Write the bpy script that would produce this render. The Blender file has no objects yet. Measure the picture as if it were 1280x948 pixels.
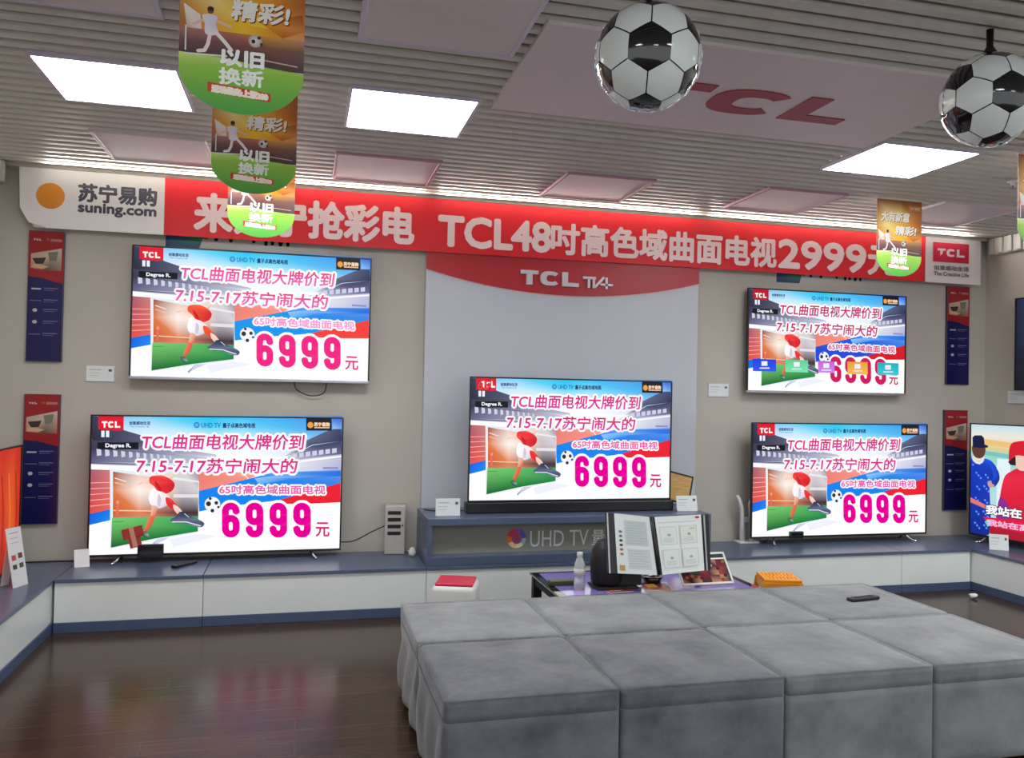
import bpy, bmesh, math, random
from mathutils import Vector, Matrix
from mathutils.geometry import tessellate_polygon

# ------------------------------------------------------------------ camera, world, exposure
sc = bpy.context.scene
COL = sc.collection
CAM_H = 1.46
FPX, YAW, PITCH, ROLL = 1026.54, 0.249141, 0.0145134, 0.0200171
cam_data = bpy.data.cameras.new('camera')
cam_data.sensor_width = 36.0
cam_data.lens = 36.0 * FPX / 1280.0
cam_data.clip_start = 0.05
cam = bpy.data.objects.new('camera', cam_data)
COL.objects.link(cam)
_f = Vector((math.sin(YAW) * math.cos(PITCH), math.cos(YAW) * math.cos(PITCH), math.sin(PITCH)))
_r = Vector((math.cos(YAW), -math.sin(YAW), 0))
_u = _r.cross(_f)
_r2 = _r * math.cos(ROLL) + _u * math.sin(ROLL)
_u2 = _u * math.cos(ROLL) - _r * math.sin(ROLL)
cam.matrix_world = Matrix(((_r2.x, _u2.x, -_f.x, 0), (_r2.y, _u2.y, -_f.y, 0), (_r2.z, _u2.z, -_f.z, CAM_H), (0, 0, 0, 1)))
sc.camera = cam
vs = sc.view_settings
vs.view_transform = 'Standard'
vs.look = 'None'
vs.exposure = 0.0
vs.gamma = 1.0
vs.use_curve_mapping = False
sc.cycles.use_denoising = True
sc.cycles.max_bounces = 6
sc.cycles.sample_clamp_indirect = 6.0

world = bpy.data.worlds.new('world')
sc.world = world
world.use_nodes = True
_bg = world.node_tree.nodes['Background']
_bg.inputs[0].default_value = (0.93, 0.97, 1.0, 1)
_bg.inputs[1].default_value = 1.1          # light of the open shop behind the camera

LAMP_STRENGTH = 23.0       # the ceiling lamps that are switched on
SCREEN_STRENGTH = 1.0
COVE_POWER = 36.0         # unseen light strip by the banner top, brightens the ceiling strips


# ------------------------------------------------------------------ helpers
def lin(c):
    return tuple((v / 255 / 12.92) if v / 255 <= 0.04045 else ((v / 255 + 0.055) / 1.055) ** 2.4 for v in c[:3])


def tag(o, label=None, cat=None, group=None, kind=None):
    if label: o['label'] = label
    if cat: o['category'] = cat
    if group: o['group'] = group
    if kind: o['kind'] = kind
    return o


def empty(name, loc, label, cat, group=None, rz=0.0):
    o = bpy.data.objects.new(name, None)
    COL.objects.link(o)
    o.location = loc
    o.rotation_euler = (0, 0, rz)
    o.empty_display_size = 0.05
    return tag(o, label, cat, group)


def copy_tree(o, parent=None):
    c = o.copy()
    COL.objects.link(c)
    if parent: c.parent = parent
    for ch in [x for x in bpy.data.objects if x.parent == o]:
        copy_tree(ch, c)
    return c


def mat(name, rgb, rough=0.5, metal=0.0, spec=0.5, noise=0.0, nscale=20.0, coat=0.0, sheen=0.0, bump=0.0, bscale=120.0, stretch=None):
    m = bpy.data.materials.new(name)
    m.use_nodes = True
    nt = m.node_tree
    b = nt.nodes['Principled BSDF']
    c = lin(rgb)
    b.inputs['Base Color'].default_value = (*c, 1)
    b.inputs['Roughness'].default_value = rough
    b.inputs['Metallic'].default_value = metal
    b.inputs['Specular IOR Level'].default_value = spec
    b.inputs['Coat Weight'].default_value = coat
    b.inputs['Coat Roughness'].default_value = 0.08
    b.inputs['Sheen Weight'].default_value = sheen
    tc = nt.nodes.new('ShaderNodeTexCoord')
    src = tc.outputs['Object']
    if stretch:
        mp = nt.nodes.new('ShaderNodeMapping')
        mp.inputs['Scale'].default_value = stretch
        nt.links.new(src, mp.inputs[0])
        src = mp.outputs[0]
    if noise:
        n = nt.nodes.new('ShaderNodeTexNoise')
        n.inputs['Scale'].default_value = nscale
        n.inputs['Detail'].default_value = 4
        nt.links.new(src, n.inputs['Vector'])
        r = nt.nodes.new('ShaderNodeValToRGB')
        r.color_ramp.elements[0].position = 0.3
        r.color_ramp.elements[1].position = 0.7
        r.color_ramp.elements[0].color = (*[v * (1 - noise) for v in c], 1)
        r.color_ramp.elements[1].color = (*[min(1, v * (1 + noise)) for v in c], 1)
        nt.links.new(n.outputs[0], r.inputs[0])
        nt.links.new(r.outputs[0], b.inputs['Base Color'])
    if bump:
        n2 = nt.nodes.new('ShaderNodeTexNoise')
        n2.inputs['Scale'].default_value = bscale
        nt.links.new(src, n2.inputs['Vector'])
        bp = nt.nodes.new('ShaderNodeBump')
        bp.inputs['Strength'].default_value = bump
        bp.inputs['Distance'].default_value = 0.01
        nt.links.new(n2.outputs[0], bp.inputs['Height'])
        nt.links.new(bp.outputs[0], b.inputs['Normal'])
    return m


def emit(name, rgb, strength):
    m = bpy.data.materials.new(name)
    m.use_nodes = True
    b = m.node_tree.nodes['Principled BSDF']
    b.inputs['Base Color'].default_value = (0.8, 0.8, 0.8, 1)
    b.inputs['Emission Color'].default_value = (*lin(rgb), 1)
    b.inputs['Emission Strength'].default_value = strength
    return m


class MB:
    """collects boxes, tubes, prisms into one bmesh"""
    def __init__(self):
        self.bm = bmesh.new()

    def box(self, x0, x1, y0, y1, z0, z1, bev=0.0, seg=2, mi=0, M=None):
        bm = self.bm
        r = bmesh.ops.create_cube(bm, size=1.0)
        vs_ = r['verts']
        bmesh.ops.scale(bm, vec=(x1 - x0, y1 - y0, z1 - z0), verts=vs_)
        bmesh.ops.translate(bm, vec=((x0 + x1) / 2, (y0 + y1) / 2, (z0 + z1) / 2), verts=vs_)
        fs = set(f for v in vs_ for f in v.link_faces)
        if bev:
            es = list(set(e for v in vs_ for e in v.link_edges))
            rr = bmesh.ops.bevel(bm, geom=es, offset=bev, segments=seg, affect='EDGES', profile=0.5)
            fs = set(rr['faces']) | set(f for v in rr['verts'] for f in v.link_faces)
        vv = set(v for f in fs for v in f.verts)
        for f in fs:
            f.material_index = mi
            f.smooth = False
        if M is not None:
            bmesh.ops.transform(bm, matrix=M, verts=list(vv))
        return list(vv)

    def prism(self, pts, d, mi=0, M=None):
        """polygon pts in XZ, extruded along +Y by d"""
        bm = self.bm
        a = [bm.verts.new((p[0], 0, p[1])) for p in pts]
        b = [bm.verts.new((p[0], d, p[1])) for p in pts]
        tris = tessellate_polygon([[Vector((p[0], p[1], 0)) for p in pts]])
        for t in tris:
            for L in (a, b):
                try:
                    bm.faces.new([L[i] for i in t]).material_index = mi
                except ValueError:
                    pass
        n = len(pts)
        for i in range(n):
            bm.faces.new((a[i], a[(i + 1) % n], b[(i + 1) % n], b[i])).material_index = mi
        if M is not None:
            bmesh.ops.transform(bm, matrix=M, verts=a + b)
        return a + b

    def hexa(self, p, mi=0):
        """8 corners: bottom 4 then top 4"""
        v = [self.bm.verts.new(q) for q in p]
        for q in ((0, 1, 2, 3), (4, 5, 6, 7), (0, 1, 5, 4), (1, 2, 6, 5), (2, 3, 7, 6), (3, 0, 4, 7)):
            self.bm.faces.new([v[i] for i in q]).material_index = mi

    def slab(self, q, t, mi=0):
        """quad q (4 points) thickened by t along its normal"""
        q = [Vector(p) for p in q]
        n = (q[1] - q[0]).cross(q[3] - q[0]).normalized() * t
        self.hexa([*q, *[p + n for p in q]], mi)

    def lathe(self, prof, n=24, mi=0, M=None, smooth=True):
        bm = self.bm
        rings = []
        for r, z in prof:
            rings.append([bm.verts.new((r * math.cos(2 * math.pi * k / n), r * math.sin(2 * math.pi * k / n), z)) for k in range(n)])
        for i in range(len(rings) - 1):
            for k in range(n):
                f = bm.faces.new((rings[i][k], rings[i][(k + 1) % n], rings[i + 1][(k + 1) % n], rings[i + 1][k]))
                f.material_index = mi
                f.smooth = smooth
        for rg in (rings[0], rings[-1]):
            f = bm.faces.new(rg)
            f.material_index = mi
        allv = [v for r in rings for v in r]
        if M is not None:
            bmesh.ops.transform(bm, matrix=M, verts=allv)
        return allv

    def tube(self, pts, r, n=10, mi=0):
        bm = self.bm
        pts = [Vector(p) for p in pts]
        prev = None
        ring0 = None
        for i, p in enumerate(pts):
            d = (pts[min(i + 1, len(pts) - 1)] - pts[max(i - 1, 0)]).normalized()
            a = d.cross(Vector((0, 0, 1)))
            if a.length < 1e-3: a = d.cross(Vector((0, 1, 0)))
            a.normalize()
            b = d.cross(a).normalized()
            rad = r[i] if isinstance(r, (list, tuple)) else r
            ring = [bm.verts.new(p + (a * math.cos(2 * math.pi * k / n) + b * math.sin(2 * math.pi * k / n)) * rad) for k in range(n)]
            if prev:
                for k in range(n):
                    f = bm.faces.new((prev[k], prev[(k + 1) % n], ring[(k + 1) % n], ring[k]))
                    f.smooth = True
                    f.material_index = mi
            else:
                ring0 = ring
            prev = ring
        bm.faces.new(ring0).material_index = mi
        bm.faces.new(prev).material_index = mi

    def build(self, name, mats, parent=None, loc=None, smooth=False):
        bmesh.ops.recalc_face_normals(self.bm, faces=self.bm.faces)
        me = bpy.data.meshes.new(name)
        self.bm.to_mesh(me)
        self.bm.free()
        for m in (mats if isinstance(mats, (list, tuple)) else [mats]): me.materials.append(m)
        if smooth:
            for p in me.polygons: p.use_smooth = True
        o = bpy.data.objects.new(name, me)
        COL.objects.link(o)
        if parent: o.parent = parent
        if loc: o.location = loc
        return o


# ---- writing: glyph outlines of Blender's own font, as flat triangles fitted to a box
_txt = {}
def glyphs(s):
    if s not in _txt:
        c = bpy.data.curves.new('writing', 'FONT')
        c.body = s
        c.size = 1.0
        c.resolution_u = 3
        o = bpy.data.objects.new('writing', c)
        COL.objects.link(o)
        ev = o.evaluated_get(bpy.context.evaluated_depsgraph_get())
        m = ev.to_mesh()
        V = [(v.co.x, v.co.y) for v in m.vertices]
        Fc = [tuple(p.vertices) for p in m.polygons]
        ev.to_mesh_clear()
        bpy.data.objects.remove(o)
        bpy.data.curves.remove(c)
        xs = [v[0] for v in V]
        ys = [v[1] for v in V]
        x0, x1, y0, y1 = min(xs), max(xs), min(ys), max(ys)
        _txt[s] = ([((x - x0) / (x1 - x0), (y1 - y) / (y1 - y0)) for x, y in V], Fc)   # 0..1, y down
    return _txt[s]


def homography(src, dst):
    A = []
    for (x, y), (u, v) in zip(src, dst):
        A.append([x, y, 1, 0, 0, 0, -u * x, -u * y, u])
        A.append([0, 0, 0, x, y, 1, -v * x, -v * y, v])
    n = 8
    for i in range(n):
        p = max(range(i, n), key=lambda k: abs(A[k][i]))
        A[i], A[p] = A[p], A[i]
        for k in range(n):
            if k != i:
                f = A[k][i] / A[i][i]
                A[k] = [a - f * b for a, b in zip(A[k], A[i])]
    h = [A[i][8] / A[i][i] for i in range(n)]
    return lambda x, y: ((h[0] * x + h[1] * y + h[2]) / (h[6] * x + h[7] * y + 1), (h[3] * x + h[4] * y + h[5]) / (h[6] * x + h[7] * y + 1))


class Canvas:
    """flat printed / displayed artwork: coloured polygons in layers, in a drawing frame that map_ turns into 0..1 (v down)"""
    def __init__(self, map_=None):
        self.V, self.F, self.C, self.layer = [], [], [], 0.0
        self.map = map_ or (lambda x, y: (x, y))

    def _face(self, pts, cols):
        i = len(self.V)
        self.V += [(*self.map(*p), self.layer) for p in pts]
        self.F.append(tuple(range(i, i + len(pts))))
        self.C.append(cols)

    def poly(self, pts, col, step=True):
        if step: self.layer += 1
        cols = [lin(c) for c in col] if isinstance(col[0], (tuple, list)) else [lin(col)] * len(pts)
        if len(pts) <= 4:
            self._face(pts, cols)
        else:
            for t in tessellate_polygon([[Vector((p[0], p[1], 0)) for p in pts]]):
                self._face([pts[k] for k in t], [cols[k] for k in t])

    def blob(self, pts, col, k=5):
        """closed smooth outline through the points"""
        n = len(pts)
        cs = col if isinstance(col[0], (tuple, list)) else [col] * n
        P, Q = [], []
        for i in range(n):
            a, b_, c_, d = (pts[(i + j) % n] for j in (-1, 0, 1, 2))
            for m in range(k):
                t_ = m / k
                P.append(tuple(.5 * (2 * b_[q] + (c_[q] - a[q]) * t_ + (2 * a[q] - 5 * b_[q] + 4 * c_[q] - d[q]) * t_ ** 2 + (3 * b_[q] - a[q] - 3 * c_[q] + d[q]) * t_ ** 3) for q in (0, 1)))
                Q.append(tuple(cs[i][q] + (cs[(i + 1) % n][q] - cs[i][q]) * t_ for q in range(3)))
        self.poly(P, Q)

    def rect(self, x0, y0, x1, y1, col, step=True):
        """col: one colour, or (top-left, top-right, bottom-right, bottom-left)"""
        self.poly([(x0, y0), (x1, y0), (x1, y1), (x0, y1)], col, step)

    def grid(self, xs, ys, cols):
        self.layer += 1
        for j in range(len(ys) - 1):
            for i in range(len(xs) - 1):
                self.poly([(xs[i], ys[j]), (xs[i + 1], ys[j]), (xs[i + 1], ys[j + 1]), (xs[i], ys[j + 1])],
                          [cols[j][i], cols[j][i + 1], cols[j + 1][i + 1], cols[j + 1][i]], False)

    def oval(self, cx, cy, rx, ry, col, n=24, edge=None, step=True):
        if step: self.layer += 1
        pts = [(cx + rx * math.cos(2 * math.pi * k / n), cy + ry * math.sin(2 * math.pi * k / n)) for k in range(n)]
        for k in range(n):
            self._face([(cx, cy), pts[k], pts[(k + 1) % n]], [lin(col), lin(edge or col), lin(edge or col)])

    def stroke(self, pts, w, col, caps=True):
        self.layer += 1
        c = lin(col)
        for (x0, y0), (x1, y1) in zip(pts, pts[1:]):
            L = math.hypot(x1 - x0, y1 - y0) or 1
            nx, ny = -(y1 - y0) / L * w / 2, (x1 - x0) / L * w / 2
            self._face([(x0 + nx, y0 + ny), (x1 + nx, y1 + ny), (x1 - nx, y1 - ny), (x0 - nx, y0 - ny)], [c] * 4)
        inner = pts if caps else pts[1:-1]
        for (x, y) in inner:
            q = [(x + w / 2 * math.cos(k * math.pi / 5), y + w / 2 * math.sin(k * math.pi / 5)) for k in range(10)]
            self._face(q, [c] * 10)

    def text(self, s, x0, y0, x1, y1, col, bold=0.0, shear=0.0, col2=None, rise=0.0, rings=8):
        """writing fitted to the box; bold thickens strokes by that radius; shear slants; rise tilts the line (drop over its length)"""
        self.layer += 1
        V, Fc = glyphs(s)
        offs = [(0, 0)]
        if bold:
            offs += [(bold * math.cos(2 * math.pi * k / rings), bold * math.sin(2 * math.pi * k / rings)) for k in range(rings)]
            if bold > (y1 - y0) * 0.05:
                offs += [(.5 * bold * math.cos(2 * math.pi * k / 6), .5 * bold * math.sin(2 * math.pi * k / 6)) for k in range(6)]
        base = self.layer
        for n_, (ox, oy) in enumerate(offs):
            self.layer = base + n_ * 0.03
            for f in Fc:
                pts, cc = [], []
                for i in f:
                    u, v = V[i]
                    pts.append((x0 + u * (x1 - x0) + ox + shear * (0.5 - v) * (y1 - y0), y0 + v * (y1 - y0) + oy + rise * u))
                    if col2:
                        k = v if isinstance(col2, list) else u
                        b_ = col2[0] if isinstance(col2, list) else col2
                        cc.append(lin(tuple(a + (b - a) * k for a, b in zip(col, b_))))
                    else:
                        cc.append(lin(col))
                self._face(pts, cc)
        self.layer = math.floor(base) + 1

    def tcl(self, x0, y0, x1, y1, col):
        """wide heavy block capitals T C L"""
        for P in tcl_letters():
            self.poly([(x0 + px * (x1 - x0), y0 + py * (y1 - y0)) for px, py in P], col)

    def build(self, name, w, h, mats, parent=None, dz=0.00025, thick=0.0, bend=None, loc=None, outline=None):
        """vertical sheet: x 0..w, z 0..h, front faces -Y; thick adds a backing slab (outline in 0..1 v-down)"""
        me = bpy.data.meshes.new(name)
        V = [(u * w, -l * dz + (bend(u, v) if bend else 0), (1 - v) * h) for u, v, l in self.V]
        Fc = list(self.F)
        nart = len(Fc)
        mi = [0] * nart
        cols = [c for f in self.C for c in f]
        if thick:
            ol = outline or [(0, 0), (1, 0), (1, 1), (0, 1)]
            n = len(ol)
            i = len(V)
            if bend:
                K = 60
                for k in range(K + 1):
                    for v in (0.0, 1.0):
                        V.append((.012 * w + k / K * w * .988, thick + bend(k / K, v), (1 - v) * h))
                for k in range(K):
                    Fc.append((i + 2 * k, i + 2 * k + 2, i + 2 * k + 3, i + 2 * k + 1))
                    mi.append(1)
                    cols += [(0.5, 0.5, 0.5)] * 4
                n = 0
        if thick and n:
            V += [(u * w, bend(u, v) if bend else 0, (1 - v) * h) for u, v in ol]
            V += [(u * w, thick + (bend(u, v) if bend else 0), (1 - v) * h) for u, v in ol]
            add = [tuple(range(i + n, i + 2 * n))] + [(i + k, i + (k + 1) % n, i + n + (k + 1) % n, i + n + k) for k in range(n)]
            for f in add:
                Fc.append(f)
                mi.append(1)
                cols += [(0.5, 0.5, 0.5)] * len(f)
        me.from_pydata(V, [], Fc)
        ca = me.color_attributes.new('Col', 'FLOAT_COLOR', 'CORNER')
        flat = []
        for c in cols: flat += [c[0], c[1], c[2], 1.0]
        ca.data.foreach_set('color', flat)
        for m in mats: me.materials.append(m)
        me.polygons.foreach_set('material_index', mi)
        # every drawn face looks towards -Y
        bm = bmesh.new()
        bm.from_mesh(me)
        bm.faces.ensure_lookup_table()
        for f in bm.faces:
            if f.material_index == 0:
                f.normal_update()
                if f.normal.y > 0: f.normal_flip()
        bm.to_mesh(me)
        bm.free()
        o = bpy.data.objects.new(name, me)
        COL.objects.link(o)
        if parent: o.parent = parent
        if loc: o.location = loc
        return o


def tcl_letters():
    T = [(0, 0), (.30, 0), (.30, .27), (.20, .27), (.20, 1), (.10, 1), (.10, .27), (0, .27)]
    C = []
    cx, cy, rx, ry = .50, .5, .165, .5
    a0, a1 = math.radians(38), math.radians(322)
    n = 26
    for k in range(n + 1):
        a = a0 + (a1 - a0) * k / n
        C.append((cx + rx * math.copysign(abs(math.cos(a)) ** .75, math.cos(a)), cy - ry * math.copysign(abs(math.sin(a)) ** .75, math.sin(a))))
    for k in range(n + 1):
        a = a1 - (a1 - a0) * k / n
        C.append((cx + .02 + (rx - .085) * math.copysign(abs(math.cos(a)) ** .75, math.cos(a)), cy - (ry - .26) * math.copysign(abs(math.sin(a)) ** .75, math.sin(a))))
    L = [(.71, 0), (.81, 0), (.81, .73), (1, .73), (1, 1), (.71, 1)]
    return [T, C, L]


def colour_mat(name, emission=0.0, rough=0.5, spec=0.4):
    m = bpy.data.materials.new(name)
    m.use_nodes = True
    nt = m.node_tree
    b = nt.nodes['Principled BSDF']
    at = nt.nodes.new('ShaderNodeAttribute')
    at.attribute_name = 'Col'
    b.inputs['Roughness'].default_value = rough
    b.inputs['Specular IOR Level'].default_value = spec
    if emission:
        b.inputs['Base Color'].default_value = (0.01, 0.01, 0.012, 1)
        nt.links.new(at.outputs['Color'], b.inputs['Emission Color'])
        b.inputs['Emission Strength'].default_value = emission
    else:
        nt.links.new(at.outputs['Color'], b.inputs['Base Color'])
    return m


# ------------------------------------------------------------------ materials
M = dict(
    wall=mat('warm white wall paint', (192, 186, 175), .75, noise=.03, nscale=3, bump=.03),
    ceil_back=mat('ceiling void', (150, 147, 140), .8, noise=.05),
    strip=mat('ceiling strip', (206, 203, 195), .42, noise=.03, nscale=6),
    panel_off=mat('unlit ceiling panel', (222, 210, 212), .45, noise=.02, nscale=5),
    panel_frame=mat('panel frame aluminium', (206, 198, 216), .4, metal=.1, noise=.03),
    panel_edge=mat('panel edge mauve', (182, 140, 156), .5, noise=.03),
    white_board=mat('white lacquer counter', (232, 238, 236), .25, noise=.015, nscale=4),
    slate=mat('slate blue laminate', (84, 98, 124), .28, noise=.06, nscale=30),
    slate_dark=mat('slate blue plinth', (72, 88, 120), .4, noise=.06, nscale=30),
    grey_panel=mat('pale grey display panel', (196, 200, 208), .45, noise=.01, nscale=4),
    red_gloss=mat('red panel', (176, 22, 34), .4, noise=.03, nscale=6),
    silver_letter=mat('brushed silver letter', (205, 200, 204), .35, metal=.25, noise=.05, nscale=60),
    black_plastic=mat('black plastic', (22, 22, 26), .32, noise=.1, nscale=60),
    black_matte=mat('black matte', (18, 18, 20), .55, noise=.1, nscale=60),
    silver=mat('silver trim', (176, 178, 184), .3, metal=.7, noise=.04, nscale=60),
    chrome=mat('chrome foot', (205, 207, 212), .15, metal=1.0, noise=.02),
    paper=mat('white card', (232, 236, 236), .6, noise=.02),
    white_plastic=mat('white plastic', (226, 226, 222), .35, noise=.02),
    grey_plastic=mat('light grey plastic', (188, 184, 178), .4, noise=.03),
    cable=mat('cable rubber', (40, 38, 38), .5, noise=.1),
    cloth_back=mat('banner cloth back', (205, 200, 196), .8, noise=.03),
    red_pad=mat('red vinyl', (206, 40, 70), .4, noise=.05),
    orange=mat('orange plastic', (244, 158, 28), .35, noise=.04),
    orange_red=mat('red orange patch', (205, 70, 25), .4, noise=.04),
    purple_glass=mat('purple lacquered glass', (160, 144, 226), .06, noise=.03, coat=1.0),
    black_glass=mat('black lacquered glass', (16, 14, 22), .05, noise=.03, coat=1.0),
    wood_gold=mat('gold wood plaque', (206, 160, 92), .35, noise=.2, nscale=12, stretch=(1, 1, 12)),
    dark_frame=mat('dark frame', (40, 32, 28), .4, noise=.1),
    foil_white=mat('white foil', (244, 252, 250), .2, noise=.03, nscale=9, coat=.15),
    foil_black=mat('black foil', (12, 12, 20), .07, noise=.1, nscale=9, coat=1.0),
    sofa=None,
)
PRINT = colour_mat('printed artwork', 0, .5)
PRINT_GLOSS = colour_mat('glossy print', 0, .22)
SCREEN = colour_mat('display picture', SCREEN_STRENGTH, .3, .12)
LAMP = emit('lit diffuser', (250, 252, 255), LAMP_STRENGTH)


def sofa_mat(name='grey velvet', lo=(112, 117, 120), hi=(146, 150, 151)):
    m = bpy.data.materials.new(name)
    m.use_nodes = True
    nt = m.node_tree
    b = nt.nodes['Principled BSDF']
    tc = nt.nodes.new('ShaderNodeTexCoord')
    oi = nt.nodes.new('ShaderNodeObjectInfo')
    add = nt.nodes.new('ShaderNodeVectorMath')
    add.operation = 'ADD'
    sc_ = nt.nodes.new('ShaderNodeVectorMath')
    sc_.operation = 'SCALE'
    nt.links.new(oi.outputs['Location'], sc_.inputs[0])
    sc_.inputs['Scale'].default_value = 3.7
    nt.links.new(tc.outputs['Object'], add.inputs[0])
    nt.links.new(sc_.outputs[0], add.inputs[1])
    n = nt.nodes.new('ShaderNodeTexNoise')
    n.inputs['Scale'].default_value = 4.2
    n.inputs['Detail'].default_value = 7
    n.inputs['Roughness'].default_value = .62
    nt.links.new(add.outputs[0], n.inputs['Vector'])
    r = nt.nodes.new('ShaderNodeValToRGB')
    e = r.color_ramp.elements
    e[0].position, e[1].position = .34, .68
    e[0].color = (*lin(lo), 1)
    e[1].color = (*lin(hi), 1)
    nt.links.new(n.outputs[0], r.inputs[0])
    nt.links.new(r.outputs[0], b.inputs['Base Color'])
    b.inputs['Roughness'].default_value = .85
    b.inputs['Specular IOR Level'].default_value = .15
    b.inputs['Sheen Weight'].default_value = .35
    b.inputs['Sheen Roughness'].default_value = .45
    bp = nt.nodes.new('ShaderNodeBump')
    bp.inputs['Strength'].default_value = .25
    bp.inputs['Distance'].default_value = .01
    n2 = nt.nodes.new('ShaderNodeTexNoise')
    n2.inputs['Scale'].default_value = 14
    nt.links.new(add.outputs[0], n2.inputs['Vector'])
    nt.links.new(n2.outputs[0], bp.inputs['Height'])
    nt.links.new(bp.outputs[0], b.inputs['Normal'])
    return m
M['sofa'] = sofa_mat()
M['sofa_dark'] = sofa_mat('dark grey velvet', (84, 88, 96), (124, 128, 134))


def floor_mat():
    m = bpy.data.materials.new('dark laminate planks')
    m.use_nodes = True
    nt = m.node_tree
    b = nt.nodes['Principled BSDF']
    tc = nt.nodes.new('ShaderNodeTexCoord')
    br = nt.nodes.new('ShaderNodeTexBrick')
    br.inputs['Scale'].default_value = 1.0
    br.inputs['Brick Width'].default_value = 1.2
    br.inputs['Row Height'].default_value = .125
    br.inputs['Mortar Size'].default_value = .0018
    br.inputs['Color1'].default_value = (*lin((70, 52, 38)), 1)
    br.inputs['Color2'].default_value = (*lin((58, 43, 33)), 1)
    br.inputs['Mortar'].default_value = (*lin((88, 64, 44)), 1)
    nt.links.new(tc.outputs['Object'], br.inputs['Vector'])
    mp = nt.nodes.new('ShaderNodeMapping')
    mp.inputs['Scale'].default_value = (1.2, 28, 1)
    nt.links.new(tc.outputs['Object'], mp.inputs[0])
    n = nt.nodes.new('ShaderNodeTexNoise')
    n.inputs['Scale'].default_value = 2.5
    n.inputs['Detail'].default_value = 5
    nt.links.new(mp.outputs[0], n.inputs['Vector'])
    r = nt.nodes.new('ShaderNodeValToRGB')
    r.color_ramp.elements[0].position = .3
    r.color_ramp.elements[1].position = .72
    r.color_ramp.elements[0].color = (.55, .55, .55, 1)
    r.color_ramp.elements[1].color = (1.45, 1.4, 1.3, 1)
    nt.links.new(n.outputs[0], r.inputs[0])
    mx = nt.nodes.new('ShaderNodeMix')
    mx.data_type = 'RGBA'
    mx.blend_type = 'MULTIPLY'
    mx.inputs[0].default_value = 1.0
    nt.links.new(br.outputs['Color'], mx.inputs[6])
    nt.links.new(r.outputs[0], mx.inputs[7])
    nt.links.new(mx.outputs[2], b.inputs['Base Color'])
    b.inputs['Roughness'].default_value = .2
    b.inputs['Specular IOR Level'].default_value = .27
    bp = nt.nodes.new('ShaderNodeBump')
    bp.inputs['Strength'].default_value = .08
    bp.inputs['Distance'].default_value = .004
    nt.links.new(n.outputs[0], bp.inputs['Height'])
    nt.links.new(bp.outputs[0], b.inputs['Normal'])
    return m
M['floor'] = floor_mat()

# ------------------------------------------------------------------ the setting
WALL_Y, XL, XR, CEIL = 5.85, -1.9, 5.66, 2.83
def structure(mb, name, m):
    return tag(mb.build(name, m), kind='structure')

b = MB(); b.box(-6, 9, -4, 6.0, -.1, 0); structure(b, 'floor', M['floor'])
b = MB(); b.box(XL - .2, XR + .2, WALL_Y, WALL_Y + .12, 0, 2.93); structure(b, 'wall_back', M['wall'])
b = MB(); b.box(XL - .12, XL, 1.2, WALL_Y, 0, 2.93); structure(b, 'wall_left', M['wall'])
b = MB(); b.box(XR + .03, XR + .15, 1.2, WALL_Y, 0, 2.93); structure(b, 'wall_right', M['wall'])
# strip ceiling: U-shaped baffles running across the room under a dark void
b = MB()
b.box(-6, 9, -4, 6.0, CEIL + .036, 3.0, mi=1)
y = -3.9
while y < 5.80:
    b.box(-6, 9, y, y + .062, CEIL + .006, CEIL + .037, bev=.014, seg=2)
    y += .093
structure(b, 'ceiling', [M['strip'], M['ceil_back']])
b = MB(); b.box(XL, XR, WALL_Y - .07, WALL_Y, CEIL - .012, CEIL + .05, bev=.004); structure(b, 'trim_back', M['wall'])
# side wall soffits; the ribs shape in a striped pattern of light and shadow
def soffit(name, x, sgn, z0):
    b = MB()
    b.box(min(x, x + sgn * .05), max(x, x + sgn * .05), 1.2, WALL_Y - .071, z0, CEIL + .004, bev=.004)
    yy = 1.25
    while yy < WALL_Y - .1:
        b.box(min(x, x + sgn * .066), max(x, x + sgn * .066), yy, yy + .045, z0 + .004, CEIL + .002, bev=.006)
        yy += .093
    structure(b, name, M['strip'])
soffit('trim_left', XL, 1, 2.70)
soffit('trim_right', XR + .03, -1, 2.695)

# ------------------------------------------------------------------ ceiling lamps and panels
def ceiling_panel(name, x0, x1, y0, y1, label, cat, group, lit=False, rim=None):
    t = empty(name, ((x0 + x1) / 2, (y0 + y1) / 2, CEIL), label, cat, group)
    w, d = (x1 - x0) / 2, (y1 - y0) / 2
    fr = MB()
    k = .014 if lit else .02
    fr.box(-w, w, -d, -d + k, -.009, .02, bev=.003)
    fr.box(-w, w, d - k, d, -.009, .02, bev=.003)
    fr.box(-w, -w + k, -d + k, d - k, -.009, .02, bev=.003)
    fr.box(w - k, w, -d + k, d - k, -.009, .02, bev=.003)
    fr.build('frame', rim or M['panel_frame'], t)
    pn = MB()
    pn.box(-w + k, w - k, -d + k, d - k, -.006, .004)
    pn.build('diffuser' if lit else 'panel_face', LAMP if lit else M['panel_off'], t)
    return t

LG = 'lit square ceiling lamps'
ceiling_panel('ceiling_light', -1.15, -.555, 3.80, 4.37, 'lit white ceiling lamp left of the three hanging flags', 'light', LG, True)
ceiling_panel('ceiling_light', .177, .785, 3.78, 4.37, 'lit white ceiling lamp between the hanging flags and the large lettered ceiling panel', 'light', LG, True)
ceiling_panel('ceiling_light', 2.975, 3.61, 3.74, 4.31, 'lit white ceiling lamp below the right ball balloon', 'light', LG, True)
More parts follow.
